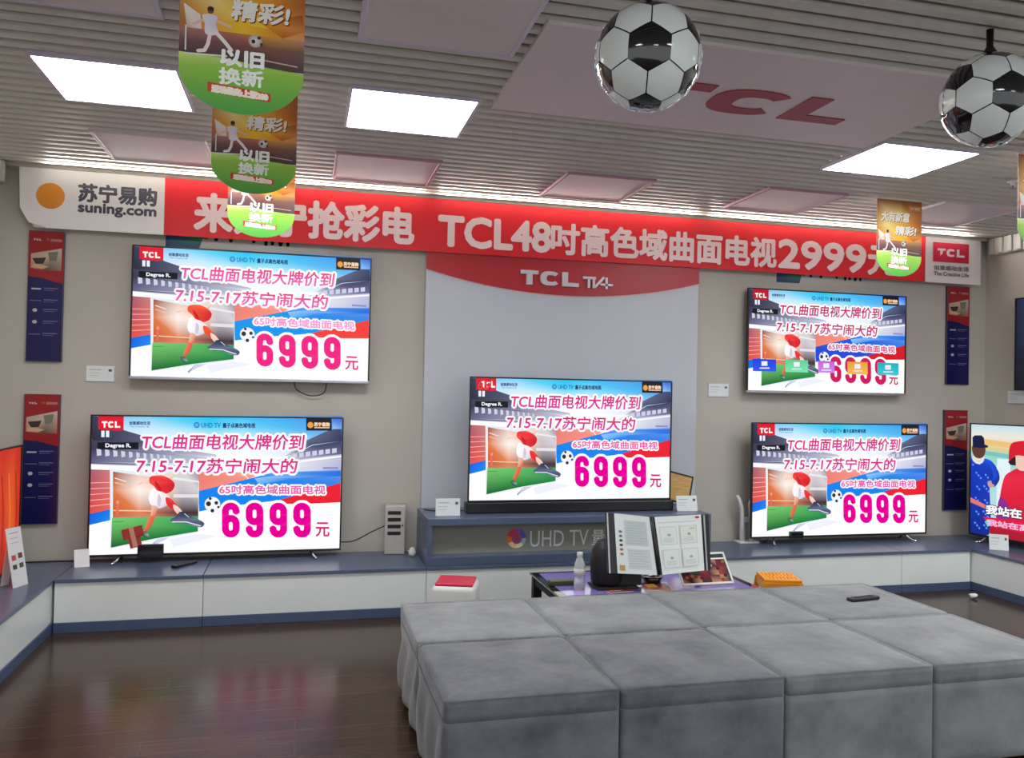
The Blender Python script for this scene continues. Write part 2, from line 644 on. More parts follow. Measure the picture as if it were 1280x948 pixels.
# unseen lamps of the same kind, added behind and right to brighten the room
for i, (x, y) in enumerate([(-.85, .1), (1.85, .1), (4.6, .1), (.48, -1.6), (3.3, -1.6), (4.72, 3.42), (4.68, 2.1)]):
    ceiling_panel('ceiling_light', x - .3, x + .3, y - .3, y + .3, 'unseen ceiling lamp added to brighten the room', 'light', 'added ceiling lamps outside the picture', True)
PG = 'unlit square ceiling panels'
ceiling_panel('ceiling_panel', -1.15, -.535, 2.68, 3.29, 'unlit grey ceiling panel in the top left, nearer than the lit lamp', 'ceiling panel', PG)
ceiling_panel('ceiling_panel', .175, .80, 2.63, 3.25, 'large looking unlit grey ceiling panel with pale frame beside the lettered panel', 'ceiling panel', PG)
ceiling_panel('ceiling_panel', -1.16, -.56, 4.87, 5.46, 'unlit grey ceiling panel behind the hanging flags, above the white banner end', 'ceiling panel', PG, rim=M['panel_off'])
ceiling_panel('ceiling_panel', .155, .785, 4.87, 5.50, 'unlit grey ceiling panel with mauve edges right of the hanging flags', 'ceiling panel', PG, rim=M['panel_edge'])
ceiling_panel('ceiling_panel', 1.57, 2.17, 4.86, 5.50, 'unlit grey ceiling panel over the middle of the red banner', 'ceiling panel', PG, rim=M['panel_edge'])
ceiling_panel('ceiling_panel', 2.94, 3.54, 4.79, 5.43, 'unlit grey ceiling panel just left of the lone right flag', 'ceiling panel', PG, rim=M['panel_edge'])
ceiling_panel('ceiling_panel', 4.28, 4.95, 4.76, 5.42, 'unlit grey ceiling panel right of the lone flag, by the right corner', 'ceiling panel', PG, rim=M['panel_off'])
t = empty('brand_ceiling_panel', (0, 0, CEIL), 'large flat mauve grey ceiling panel lettered TCL in dark red', 'ceiling panel')
b = MB(); b.box(.85, 2.94, 2.90, 3.86, -.008, .02, bev=.002); b.build('panel_face', M['panel_off'], t)
b = MB()
for P in tcl_letters():
    pts = [(1.40 + px * 1.14, 3.26 + py * .30) for px, py in P]
    b.prism(pts, .004, M=Matrix(((1, 0, 0, 0), (0, 0, 1, 0), (0, 1, 0, -.0125), (0, 0, 0, 1))))
b.build('lettering', mat('dark red letters', (158, 36, 60), .5, noise=.03), t)
t = empty('ceiling_sprinkler', (4.25, 4.17, CEIL), 'tiny white sprinkler head on the ceiling near the right edge', 'sprinkler')
b = MB(); b.lathe([(.03, 0), (.03, -.008), (.012, -.012), (.012, -.03)], 16); b.build('collar', M['white_plastic'], t)
b = MB(); b.lathe([(.006, -.03), (.006, -.045), (.02, -.047), (.02, -.05)], 16); b.build('deflector', M['chrome'], t)

# unseen LED strip assumed just before the banner top, added to light the ceiling
for x0, x1 in ((-1.6, .8), (.9, 2.9), (3.0, 5.4)):
    l = bpy.data.lights.new('cove_led', 'AREA')
    l.shape = 'RECTANGLE'
    l.size, l.size_y = x1 - x0, .012
    l.energy = COVE_POWER * (x1 - x0) / 7
    l.color = (1.0, .93, .86)
    o = bpy.data.objects.new('cove_led', l)
    COL.objects.link(o)
    o.location = ((x0 + x1) / 2, 5.735, 2.812)
    o.rotation_euler = (math.radians(180 + 80), 0, 0)

# ------------------------------------------------------------------ display counters
CT = .313
def counter(label, x0, x1, group='low white display counters'):
    t = empty('display_counter', ((x0 + x1) / 2, 5.56, 0), label, 'counter', group)
    w = (x1 - x0) / 2 - .0015
    b = MB(); b.box(-w, w, -.28, .285, .06, CT - .022, bev=.002); b.build('cabinet_body', M['white_board'], t)
    b = MB(); b.box(-w, w, -.292, .285, CT - .022, CT, bev=.003); b.build('counter_top', M['slate'], t)
    b = MB(); b.box(-w, w, -.287, .285, 0, .06, bev=.002); b.build('plinth', M['slate_dark'], t)
counter('low white counter at the left corner, left of the seam below the lower left television', -1.37, -.556)
counter('low white counter between the seam below the lower left television and the console', -.556, .80)
counter('low white counter section under the slate blue centre console', .80, 2.815)
counter('low white counter with slate top carrying the lower right television, right of the console', 2.815, 4.40)
counter('short low white counter section in the right corner under the price card and screen', 4.40, 5.02)
def wing(label, x0, x1, front, y0):
    t = empty('display_counter', ((x0 + x1) / 2, (y0 + 5.84) / 2, 0), label, 'counter', 'low white display counters')
    w, d = (x1 - x0) / 2, (5.84 - y0) / 2
    s = 1 if front > 0 else -1
    b = MB(); b.box(-w, w - (.012 if s > 0 else 0), -d, d, .06, CT - .022, bev=.002) if s > 0 else b.box(-w + .012, w, -d, d, .06, CT - .022, bev=.002)
    b.build('cabinet_body', M['white_board'], t)
    b = MB(); b.box(-w, w, -d, d, CT - .022, CT, bev=.003); b.build('counter_top', M['slate'], t)
    b = MB(); b.box(-w + (.005 if s < 0 else 0), w - (.005 if s > 0 else 0), -d, d, 0, .06, bev=.002); b.build('plinth', M['slate_dark'], t)
wing('low white counter wing along the left wall with slate top', XL + .002, -1.372, 1, 1.6)
wing('low white counter wing along the right wall with slate top', 5.022, XR + .028, -1, 1.6)

# ------------------------------------------------------------------ centre console with the sign
t = empty('display_console', (1.807, 5.56, CT), 'slate blue console with recessed grey UHD TV sign under the centre television', 'console')
w, hh = 1.005, .62 - CT
b = MB(); b.box(-w, w, -.285, .236, hh - .045, hh, bev=.004); b.build('console_top', M['slate'], t)
b = MB(); b.box(-w, w, -.285, .236, 0.001, .062, bev=.004); b.build('console_base', M['slate'], t)
for s in (-1, 1):
    b = MB(); b.box(min(s * w, s * (w - .03)), max(s * w, s * (w - .03)), -.285, .236, .0622, hh - .0452, bev=.002); b.build('side_panel', M['slate'], t)
b = MB(); b.box(-w + .031, w - .031, -.19, -.175, .0625, hh - .0455)
sg = b.build('sign_panel', mat('smoked grey sign glass', (140, 140, 132), .12, noise=.02), t)
c = Canvas()
for k in range(24):
    a0, a1 = 2 * math.pi * k / 24, 2 * math.pi * (k + 1) / 24
    cols = [(70, 90, 190), (150, 80, 170), (205, 50, 70), (225, 110, 60), (235, 210, 150), (225, 235, 200), (150, 200, 200)]
    q = cols[int(k / 24 * 7) % 7]
    c.poly([(.5 + .5 * math.cos(a0), .5 - .5 * math.sin(a0)), (.5 + .5 * math.cos(a1), .5 - .5 * math.sin(a1)), (.52 + .27 * math.cos(a1), .52 - .27 * math.sin(a1)), (.52 + .27 * math.cos(a0), .52 - .27 * math.sin(a0))], q, k == 0)
c.oval(.52, .52, .27, .27, (120, 70, 130), edge=(190, 70, 90))
c.build('sign_emblem', .135, .135, [PRINT], t, loc=(1.352 - 1.807, -.1905, .40 - CT))
c = Canvas()
c.text('UHD TV', 0, .05, .58, 1, (214, 214, 216), bold=0)
c.text('量子点', .62, .05, 1, 1, (214, 214, 216), bold=.004)
c.build('sign_lettering', .72, .115, [PRINT], t, loc=(1.515 - 1.807, -.1905, .405 - CT))

# ------------------------------------------------------------------ white centre panel with red curved head
t = empty('display_backdrop', (1.89, 5.82, CT), 'tall pale grey centre panel with curved red head lettered TCL TV+', 'backdrop panel')
b = MB(); b.box(-1.06, 1.06, -.02, .029, .001, 2.49 - CT, bev=.003); b.build('panel', M['grey_panel'], t)
def head(off, thick, yy, m, name):
    arc = []
    for k in range(25):
        u = k / 24
        arc.append((-1.06 + 2.12 * u, 2.317 - .143 * (1 - (2 * u - 1) ** 2) - .012 * 4 * u * (1 - u) * 0 - off - CT))
    b = MB(); b.prism([(-1.06, 2.489 - CT)] + arc + [(1.06, 2.489 - CT)], thick, M=Matrix.Translation((0, yy, 0)))
    return b.build(name, m, t)
head(.008, .004, -.0245, mat('pale pink edge', (232, 190, 190), .4, noise=.02), 'head_edge')
head(0, .006, -.0306, M['red_gloss'], 'red_head')
b = MB()
for P in tcl_letters():
    b.prism([(1.519 - 1.89 + px * .447, 2.345 - CT - py * .105) for px, py in P], .018, M=Matrix.Translation((0, -.049, 0)))
b.build('lettering', M['silver_letter'], t)
b = MB()
def bar(p, q, wd):
    L = math.hypot(q[0] - p[0], q[1] - p[1]); nx, nz = -(q[1] - p[1]) / L * wd / 2, (q[0] - p[0]) / L * wd / 2
    b.prism([(p[0] + nx, p[1] + nz), (q[0] + nx, q[1] + nz), (q[0] - nx, q[1] - nz), (p[0] - nx, p[1] - nz)], .016, M=Matrix.Translation((0, -.047, 0)))
X0, Z0 = 2.0 - 1.89, 2.238 - CT
bar((X0, Z0 + .075), (X0 + .10, Z0 + .075), .018); bar((X0 + .045, Z0), (X0 + .045, Z0 + .07), .018)
bar((X0 + .085, Z0), (X0 + .085, Z0 + .07), .018); bar((X0 + .09, Z0 + .004), (X0 + .165, Z0 + .085), .018)
bar((X0 + .135, Z0 + .03), (X0 + .235, Z0 + .03), .016); bar((X0 + .185, Z0), (X0 + .185, Z0 + .085), .018)
b.build('plus_mark', M['silver_letter'], t)

# ------------------------------------------------------------------ the long banner
BX0, BX1, BZ0, BZ1 = -1.765, 5.555, 2.437, 2.815
bw, bh = BX1 - BX0, BZ1 - BZ0
c = Canvas(lambda x, z: ((x - BX0) / bw, (BZ1 - z) / bh))     # drawn in metres along the wall
def seg(x0, x1, n, col, top=BZ1, left_curl=0.0):
    c.layer += 1
    for k in range(n):
        a, d = x0 + (x1 - x0) * k / n, x0 + (x1 - x0) * (k + 1) / n
        c.poly([(a, top), (d, top), (d, BZ0), (a, BZ0)], col, False)
c.layer = 0
c.poly([(BX0, BZ1), (BX0 + .03, BZ1), (BX0 + .10, BZ0 + .02), (BX0 + .06, BZ0 + .03), (BX0 + .01, BZ0 + .12)], (240, 238, 236))
c.layer = 0
c.poly([(BX0 + .03, BZ1), (BX0 + .16, BZ1), (BX0 + .16, BZ0 + .005), (BX0 + .10, BZ0 + .02)], (240, 238, 236))
c.layer = 0
seg(BX0 + .16, -.907, 12, (240, 238, 236)); c.layer = 0
seg(-.907, 5.0, 70, (218, 26, 38)); c.layer = 0
seg(5.0, BX1, 8, (236, 228, 228))
c.layer = 1
c.oval(-1.583, 2.642, .083, .083, (224, 140, 40), 28)          # plain orange disc
c.text('苏宁易购', -1.42, 2.735, -.957, 2.622, (70, 72, 84), bold=.005)
c.text('suning.com', -1.42, 2.612, -.957, 2.535, (70, 72, 84), bold=.004)
c.text('来苏宁抢彩电', -.715, 2.728, .728, 2.482, (250, 226, 224), bold=.011)
c.text('TCL48', .915, 2.695, 1.735, 2.487, (250, 226, 224), bold=.011)
c.text('吋高色域曲面电视', 1.75, 2.702, 3.60, 2.480, (250, 226, 224), bold=.0085)
c.text('2999', 3.63, 2.70, 4.42, 2.485, (250, 226, 224), bold=.011)
c.text('元', 4.45, 2.70, 4.72, 2.475, (250, 226, 224), bold=.010)
c.rect(5.07, 2.775, 5.43, 2.612, (190, 22, 58))
c.tcl(5.115, 2.725, 5.385, 2.66, (240, 225, 228))
c.text('创意感动生活', 5.08, 2.582, 5.43, 2.545, (120, 116, 120), bold=.002)
c.text('The Creative Life', 5.08, 2.53, 5.43, 2.497, (120, 116, 120), bold=.0015)
bend = lambda u, v: .004 * math.sin(u * 41) * v + .003 * math.sin(u * 17 + 1)
t = c.build('wall_banner', bw, bh, [PRINT, M['cloth_back']], dz=.0003, thick=.002, bend=bend, loc=(BX0, 5.772, BZ0))
tag(t, 'long red cloth banner with white lettering across the top of the wall', 'banner')

# wall prints peeping out between the banner and the two hung televisions
for x0, x1, zb, lab in ((-.905, .15, 2.375, 'blue and white wall print showing under the banner above the upper left television'),
                        (3.655, 4.70, 2.375, 'blue and white wall print showing under the banner above the upper right television')):
    c = Canvas(lambda x, y: (x, y))
    c.rect(0, 0, 1, 1, (196, 190, 184))
    c.poly([(0, 0), (.26, 0), (.22, .7), (.20, 1), (0, 1)], [(40, 70, 140), (30, 90, 120), (60, 130, 90), (50, 70, 130), (30, 50, 110)])
    c.poly([(.05, .3), (.2, .1), (.26, .45), (.16, .8)], (58, 128, 74))
    c.stroke([(.14, .3), (.24, .7)], .03, (190, 60, 60))
    random.seed(5)
    xx = .28
    while xx < .94:
        wd = random.uniform(.02, .05)
        c.stroke([(xx, .35 + random.uniform(-.1, .1)), (xx + wd * .5, .66 + random.uniform(-.1, .14)), (xx + wd, .4 + random.uniform(-.15, .1))], .017, (24, 22, 26))
        xx += wd + random.choice((.012, .012, .05))
    o = c.build('wall_print', x1 - x0, .22, [PRINT, M['paper']], thick=.004, loc=(x0, 5.845, zb))
    tag(o, lab, 'wall print', 'printed strips behind the banner')

# ------------------------------------------------------------------ tall narrow posters
def poster(x0, x1, z0, z1, label):
    t = empty('wall_poster', ((x0 + x1) / 2, 5.849, z0), label, 'poster', 'narrow red and blue wall posters')
    w, h = x1 - x0, z1 - z0
    b = MB(); b.box(-w / 2, w / 2, -.022, 0, 0, h, bev=.002); b.build('backing_board', mat('poster edge', (70, 60, 80), .4, noise=.05), t)
    c = Canvas()
    c.rect(0, 0, 1, 1, [(30, 30, 92), (30, 30, 92), (22, 24, 82), (22, 22, 78)])
    c.poly([(0, 0), (1, 0), (1, .40), (.75, .385), (.4, .36), (0, .35)], (158, 30, 36))
    c.poly([(.06, .175), (.95, .125), (.95, .30), (.5, .30), (.06, .285)], [(190, 170, 150), (205, 195, 180), (160, 110, 90), (90, 70, 60), (200, 150, 110)])
    c.poly([(.10, .21), (.5, .2), (.42, .25), (.2, .255)], (60, 50, 46))
    c.poly([(.55, .16), (.85, .15), (.8, .22), (.6, .23)], (120, 120, 100))
    c.poly([(.15, .25), (.6, .27), (.4, .29), (.1, .28)], (214, 172, 136))
    c.tcl(.12, .058, .36, .072, (226, 206, 206))
    c.text('TV', .50, .055, .58, .072, (200, 140, 140)); c.rect(.62, .055, .95, .075, (190, 110, 110))
    for yy, k in ((.445, 1), (.535, 0), (.61, 2), (.70, 2), (.795, 0)):
        if k == 1: c.rect(.10, yy - .006, .38, yy + .006, (190, 190, 205))
        if k == 0: c.rect(.06, yy - .002, .40, yy + .004, (110, 110, 150))
        if k == 2: c.oval(.22, yy, .07, .014, (196, 190, 200), 12)
        c.rect(.46, yy - .010, .88, yy - .004, (120, 122, 164))
        c.rect(.46, yy + .006, .78, yy + .011, (96, 98, 146))
    c.build('printed_face', w - .008, h - .008, [PRINT_GLOSS], t, loc=(-w / 2 + .004, -.0225, .004))
poster(-1.715, -1.508, 1.588, 2.425, 'narrow red and blue poster high on the wall below the white banner end')
poster(-1.715, -1.507, .549, 1.379, 'narrow red and blue poster low on the wall left of the lower left television')
poster(5.275, 5.503, 1.589, 2.425, 'narrow red and blue poster high on the wall right of the upper right television')
poster(5.262, 5.497, .525, 1.372, 'narrow red and blue poster low on the wall right of the lower right television')

# ------------------------------------------------------------------ television pictures
def digit_stroke(c, d, x0, y0, x1, y1, w, col):
    """tall condensed rounded numerals 6 and 9"""
    W_, H_ = x1 - x0, y1 - y0
    r = W_ / 2
    ry = r * .95
    def arc(cx, cy, a0, a1, n=10):
        return [(cx + r * math.cos(math.radians(a0 + (a1 - a0) * k / n)), cy - ry * math.sin(math.radians(a0 + (a1 - a0) * k / n))) for k in range(n + 1)]
    yb = y0 + H_ * .44
    p = arc(x0 + r, y0 + ry, 0, 180) + arc(x0 + r, y1 - ry, 180, 360) + arc(x0 + r, yb + ry, 0, 170)
    p[0:0] = [(x1, y0 + H_ * .245)]
    if d == '9': p = [(x0 + x1 - x, y0 + y1 - y) for x, y in p]
    c.stroke(p, w, col, False)

def advert(v):
    """football advert; v: dict(hot=price colour, line=text colour, icons, led)"""
    S = [(60, 84), (1232, 92), (1215, 695), (47, 728)]
    c = Canvas(homography(S, [(0, 0), (1, 0), (1, 1), (0, 1)]))
    K = v.get('deep', 0)
    blue, red = ((0, 132, 240), (236, 24, 44)) if not K else ((30, 72, 222), (214, 22, 34))
    if v.get('cyan'): blue, red = (0, 150, 238), (246, 62, 50)
    wht = (255, 255, 255)
    c.poly(S, wht)
    # sky
    c.grid([56, 330, 620, 760, 930, 1234], [80, 130, 190, 270],
           [[(120, 190, 240), (110, 205, 245), (20, 190, 240), (60, 190, 245), (70, 170, 240), (60, 130, 220)],
            [(170, 215, 250), (190, 232, 252), (60, 210, 245), (110, 215, 248), (80, 190, 245), (70, 150, 230)],
            [(220, 235, 252), (240, 248, 255), (215, 243, 253), (225, 245, 255), (170, 225, 252), (120, 180, 240)],
            [(250, 250, 255), wht, wht, wht, (240, 246, 255), (210, 220, 240)]])
    # stand on the left
    c.poly([(58, 84), (96, 86), (210, 150), (342, 188), (345, 214), (58, 206)], [(52, 56, 84), (52, 56, 84), (70, 72, 100), (96, 96, 124), (80, 80, 108), (36, 36, 54)])
    c.poly([(58, 196), (345, 214), (640, 262), (640, 275), (56, 245)], [(60, 58, 86), (96, 94, 128), (190, 190, 216), (220, 220, 240), (56, 52, 80)])
    c.poly([(56, 240), (330, 252), (660, 280), (660, 305), (330, 300), (54, 300)], [(58, 56, 88), (90, 90, 130), (200, 204, 226), (226, 230, 244), (140, 142, 176), (98, 96, 136)])
    for k in range(11):
        x = 80 + k * 40 - k * k * .6
        q = .9 - k * .05
        c.poly([(x, 236 + k * 3), (x + 24 * q, 240 + k * 3), (x + 26 * q, 266 + k * 2), (x + 2, 270 + k * 2)], (208, 210, 232), k == 0)
    c.rect(84, 206, 276, 238, (12, 10, 20))
    c.text('Degree R.', 122, 212, 240, 234, (236, 236, 244), bold=1.2)
    c.poly([(54, 300), (330, 300), (660, 305), (660, 350), (330, 345), (52, 318)], [(160, 160, 190), (190, 190, 214), wht, wht, (230, 230, 242), (120, 118, 150)])
    c.poly([(54, 308), (330, 318), (560, 335), (560, 345), (52, 334)], wht)
    c.stroke([(54, 302), (300, 308), (540, 322)], 5, (92, 90, 126), False)
    # stand on the right
    c.poly([(1229, 128), (1229, 196), (1090, 214), (1000, 262), (960, 268), (1060, 196), (1150, 154)], [(60, 72, 110), (44, 46, 70), (70, 74, 100), (150, 154, 176), (220, 222, 236), (100, 106, 136), (80, 96, 136)])
    c.poly([(1228, 196), (1228, 258), (1000, 288), (880, 300), (1000, 264), (1090, 218)], [(60, 58, 92), (104, 100, 144), (190, 190, 216), (236, 236, 246), (150, 150, 184), (70, 70, 104)])
    for k in range(7):
        x = 1205 - k * 31
        c.poly([(x - 22, 232 + k * 4), (x, 229 + k * 4), (x, 250 + k * 4.2), (x - 22, 254 + k * 4.2)], (206, 208, 232), k == 0)
    c.poly([(1227, 258), (1225, 330), (860, 345), (860, 312), (1000, 288)], [(196, 196, 222), (176, 180, 214), (246, 246, 252), wht, (228, 228, 242)])
    c.stroke([(1226, 268), (1080, 286), (940, 304)], 7, wht, False)
    c.rect(1140, 318, 1212, 327, (140, 144, 190))
    # running track: orange left, blue and red sweep on the right
    c.poly([(53, 332), (150, 335), (150, 520), (50, 538)], [(170, 90, 110), (206, 128, 124), (238, 100, 86), (228, 74, 66)])
    for k in range(5): c.stroke([(52, 395 + k * 27), (150, 392 + k * 25)], 3, (255, 190, 176), False)
    c.poly([(50, 538), (150, 515), (150, 566), (48, 590)], [(0, 96, 220), (24, 120, 240), (20, 140, 250), (0, 110, 232)])
    c.poly([(430, 340), (860, 345), (800, 372), (560, 432), (540, 380)], [(226, 120, 112), (250, 176, 160), (250, 150, 132), (244, 132, 118), (236, 124, 112)])
    c.stroke([(770, 352), (800, 384)], 5, (255, 236, 224), False); c.stroke([(540, 372), (500, 400)], 5, (255, 236, 224), False)
    c.poly([(555, 432), (800, 372), (900, 345), (1225, 330), (1223, 396), (960, 470), (670, 505), (560, 526)], [blue, blue, (90, 160, 240), (110, 150, 236), (50, 130, 230), blue, blue, blue])
    c.poly([(820, 372), (1000, 345), (1224, 336), (1224, 360), (1000, 372), (840, 400)], [(150, 200, 250), (60, 150, 240), (40, 110, 220), (20, 110, 226), (20, 140, 240), (90, 180, 250)])
    c.poly([(940, 470), (1223, 392), (1221, 482), (1090, 488), (960, 490)], [red] * 5)
    # the television shown inside the advert, tilted, with a player running out of it
    c.poly([(143, 333), (160, 334), (559, 386), (557, 622), (147, 700)], (236, 240, 246))
    c.grid([158, 280, 400, 480, 556], [340, 430, 530, 560],
           [[(150, 70, 40), (236, 196, 176), (244, 224, 212), (226, 216, 214), (150, 140, 150)],
            [(224, 120, 60), (255, 246, 236), (248, 214, 190), (196, 190, 198), (214, 208, 214)],
            [(206, 84, 30), (226, 132, 80), (150, 84, 66), (66, 40, 50), (60, 40, 50)],
            [(196, 120, 100), (206, 140, 120), (170, 120, 110), (120, 90, 90), (110, 84, 90)]])
    c.poly([(150, 332), (559, 384), (559, 330), (150, 326)], (246, 236, 240)) if False else None
    c.poly([(143, 331), (300, 345), (559, 384), (559, 392), (300, 362), (158, 342)], (232, 238, 246))
    c.stroke([(166, 372), (220, 388)], 5, (255, 226, 200), False); c.stroke([(166, 392), (240, 412)], 5, (250, 190, 150), False)
    c.stroke([(160, 522), (345, 524)], 5, (250, 206, 170), False)
    c.rect(440, 446, 556, 462, (232, 226, 230))
    c.poly([(154, 556), (330, 552), (556, 548), (554, 618), (350, 652), (150, 694)], [(120, 206, 110), (166, 226, 150), (40, 170, 90), (0, 130, 66), (0, 120, 50), (0, 96, 40)])
    c.stroke([(156, 575), (210, 572)], 4, (60, 160, 80), False)
    # small runner in the distance
    c.stroke([(180, 492), (178, 540)], 14, (230, 110, 90)); c.oval(180, 484, 8, 9, (240, 150, 130), 10)
    # player: shirt, shorts, legs, boots
    sh = (238, 40, 48) if not v.get('cyan') else (240, 84, 30)
    skin, sock = (246, 206, 186), sh
    c.blob([(338, 374), (318, 372), (292, 380), (270, 396), (276, 404), (302, 394), (330, 396)], [skin, skin, (250, 220, 204), (252, 230, 214), (244, 200, 180), (232, 176, 150), skin])     # trailing arm
    c.blob([(398, 378), (418, 368), (434, 350), (444, 354), (432, 378), (408, 396)], [skin, (250, 214, 198), (252, 226, 212), skin, (230, 176, 150), skin])                                  # leading arm
    c.blob([(330, 368), (352, 360), (392, 360), (428, 378), (446, 400), (436, 428), (412, 442), (386, 446), (366, 432), (350, 410), (328, 392)],
           [sh, (250, 96, 84), (252, 110, 100), sh, (212, 24, 38), (206, 20, 36), sh, (216, 26, 40), (232, 60, 60), sh, (246, 80, 70)])
    c.blob([(352, 384), (370, 400), (384, 424), (376, 430), (360, 410)], (200, 20, 34))
    c.blob([(344, 420), (366, 430), (398, 440), (424, 462), (424, 488), (402, 502), (376, 512), (350, 506), (330, 488), (326, 456)],
           [wht, (250, 240, 240), (250, 236, 238), (246, 226, 228), (226, 212, 222), (214, 204, 220), (224, 218, 230), (236, 230, 240), wht, wht])
    c.blob([(372, 446), (384, 470), (376, 500), (366, 496), (366, 468)], (208, 202, 220))
    c.blob([(404, 462), (428, 466), (446, 486), (462, 504), (448, 520), (426, 512), (408, 492)], [sock, (250, 90, 80), sock, (210, 26, 38), (200, 20, 34), sock, sock])
    c.blob([(440, 494), (464, 506), (484, 532), (466, 542), (444, 520)], [(252, 226, 218), (252, 220, 210), (240, 200, 186), (226, 170, 156), (246, 206, 196)])
    c.blob([(340, 500), (366, 506), (362, 530), (350, 556), (332, 556), (336, 528)], [(240, 190, 166), (232, 166, 140), (214, 120, 90), (206, 100, 70), (236, 150, 120), (246, 190, 166)])
    c.blob([(330, 550), (352, 552), (344, 580), (324, 612), (304, 626), (308, 600)], [(240, 120, 84), (226, 92, 60), (214, 90, 56), (196, 84, 46), (180, 80, 44), (230, 130, 90)])
    c.blob([(292, 622), (312, 618), (326, 634), (322, 648), (300, 640)], [(60, 110, 90), (40, 80, 70), (150, 190, 180), (40, 70, 70), (30, 60, 56)])
    c.blob([(424, 566), (452, 548), (470, 528), (494, 530), (520, 548), (556, 562), (584, 580), (572, 598), (536, 594), (494, 580), (452, 580)],
           [(90, 96, 130), (70, 76, 108), (44, 48, 74), (40, 44, 68), (54, 60, 84), (110, 120, 150), (70, 80, 104), (70, 78, 104), (150, 156, 180), (80, 86, 116), (70, 76, 104)])
    c.stroke([(436, 574), (500, 574), (566, 592)], 5, (220, 226, 240)); c.stroke([(492, 536), (512, 552)], 4, (190, 200, 224))
    c.stroke([(366, 660), (330, 694)], 9, (150, 160, 190), False); c.poly([(366, 652), (420, 648), (380, 668), (340, 690)], (206, 212, 232))
    c.poly([(420, 655), (555, 628), (640, 640), (440, 690)], (240, 242, 252))
    # ball
    c.oval(622, 493, 37, 35, wht, 22, edge=(236, 240, 248))
    for px, py, q in ((604, 490, 12), (640, 486, 9), (622, 522, 9), (612, 466, 7), (650, 505, 6)): c.oval(px, py, q, q, (40, 40, 56), 8)
    # corner logos and small lines
    c.poly([(88, 84), (207, 85), (206, 148), (176, 152), (88, 146)], (226, 14, 44) if not K else (186, 16, 40))
    if not v.get('led'):
        c.tcl(104, 108, 190, 138, wht)
    else:
        c.tcl(120, 100, 200, 134, wht)
        c.text('65', 92, 96, 168, 150, (170, 20, 30), bold=3)
        c.text('65', 96, 98, 164, 146, (232, 60, 70), bold=1)
    c.rect(102, 152, 117, 182, (236, 242, 255)); c.rect(124, 152, 139, 182, (236, 242, 255))
    c.text('创意感动生活', 232, 108, 330, 124, (60, 90, 150), bold=.8); c.text('The Creative Life', 236, 128, 326, 136, (70, 110, 170))
    c.oval(548, 124, 14, 14, (60, 110, 190), 14); c.oval(548, 124, 9, 9, (60, 190, 240), 12)
    c.text('UHD TV', 570, 114, 660, 136, (50, 120, 190), bold=.8); c.text('量子点高色域电视', 670, 114, 822, 136, (30, 60, 120), bold=.8)
    c.rect(1062, 90, 1182, 148, (26, 20, 32)); c.rect(1186, 92, 1230, 140, [(70, 120, 220), (60, 100, 210), (110, 170, 240), (150, 200, 250)])
    c.oval(1082, 122, 14, 15, (240, 160, 60), 12); c.text('苏宁易购', 1100, 110, 1172, 128, (250, 214, 176), bold=1.2); c.rect(1100, 131, 1172, 137, (240, 190, 150))
    # the two slanted headline rows, white surround, then colour
    ln, ln2 = v['line'], v['line2']
    for s, x0, y0, x1, y1 in (('TCL曲面电视大牌价到', 292, 168, 1050, 238), ('7.15-7.17苏宁闹大的', 268, 280, 1018, 348)):
        c.text(s, x0, y0, x1, y1, wht, bold=12, shear=.14, rings=10)
        c.text(s, x0, y0, x1, y1, ln, bold=1.6, shear=.14, col2=[ln2])
    s = '65吋高色域曲面电视'
    c.text(s, 655, 404, 1150, 444, wht, bold=9, rings=10)
    c.text(s, 655, 404, 1150, 444, v['line3'], bold=1.3)
    # price
    for k, d in enumerate('6999'):
        digit_stroke(c, d, 683 + k * 111, 500, 733 + k * 111, 630, 58, wht)
    for k, d in enumerate('6999'):
        digit_stroke(c, d, 683 + k * 111, 500, 733 + k * 111, 630, 33, v['hot'])
    c.text('元', 1106, 576, 1168, 640, v['line'], bold=1.6)
    if v.get('icons'):
        c.map = homography([(190, 105), (1140, 158), (1122, 755), (167, 730)], [(0, 0), (1, 0), (1, 1), (0, 1)])
        for x0, x1, y0, y1, q in ((200, 342, 534, 610, (20, 60, 220)), (398, 536, 540, 616, (96, 206, 150)), (597, 697, 548, 620, (190, 100, 214)), (776, 900, 553, 630, (232, 160, 50)), (960, 1090, 560, 634, (30, 176, 190))):
            c.poly([(x0, y0), (x1, y0 + 5), (x1, y1 + 4), (x0, y1)], [q, q, tuple(min(255, k + 26) for k in q), tuple(min(255, k + 26) for k in q)])
            m_ = (x0 + x1) / 2
            c.rect(m_ - 18, y0 + 16, m_ + 18, y0 + 44, (236, 240, 250)); c.rect(m_ - 30, y0 + 54, m_ + 30, y0 + 62, (220, 228, 246))
    return c

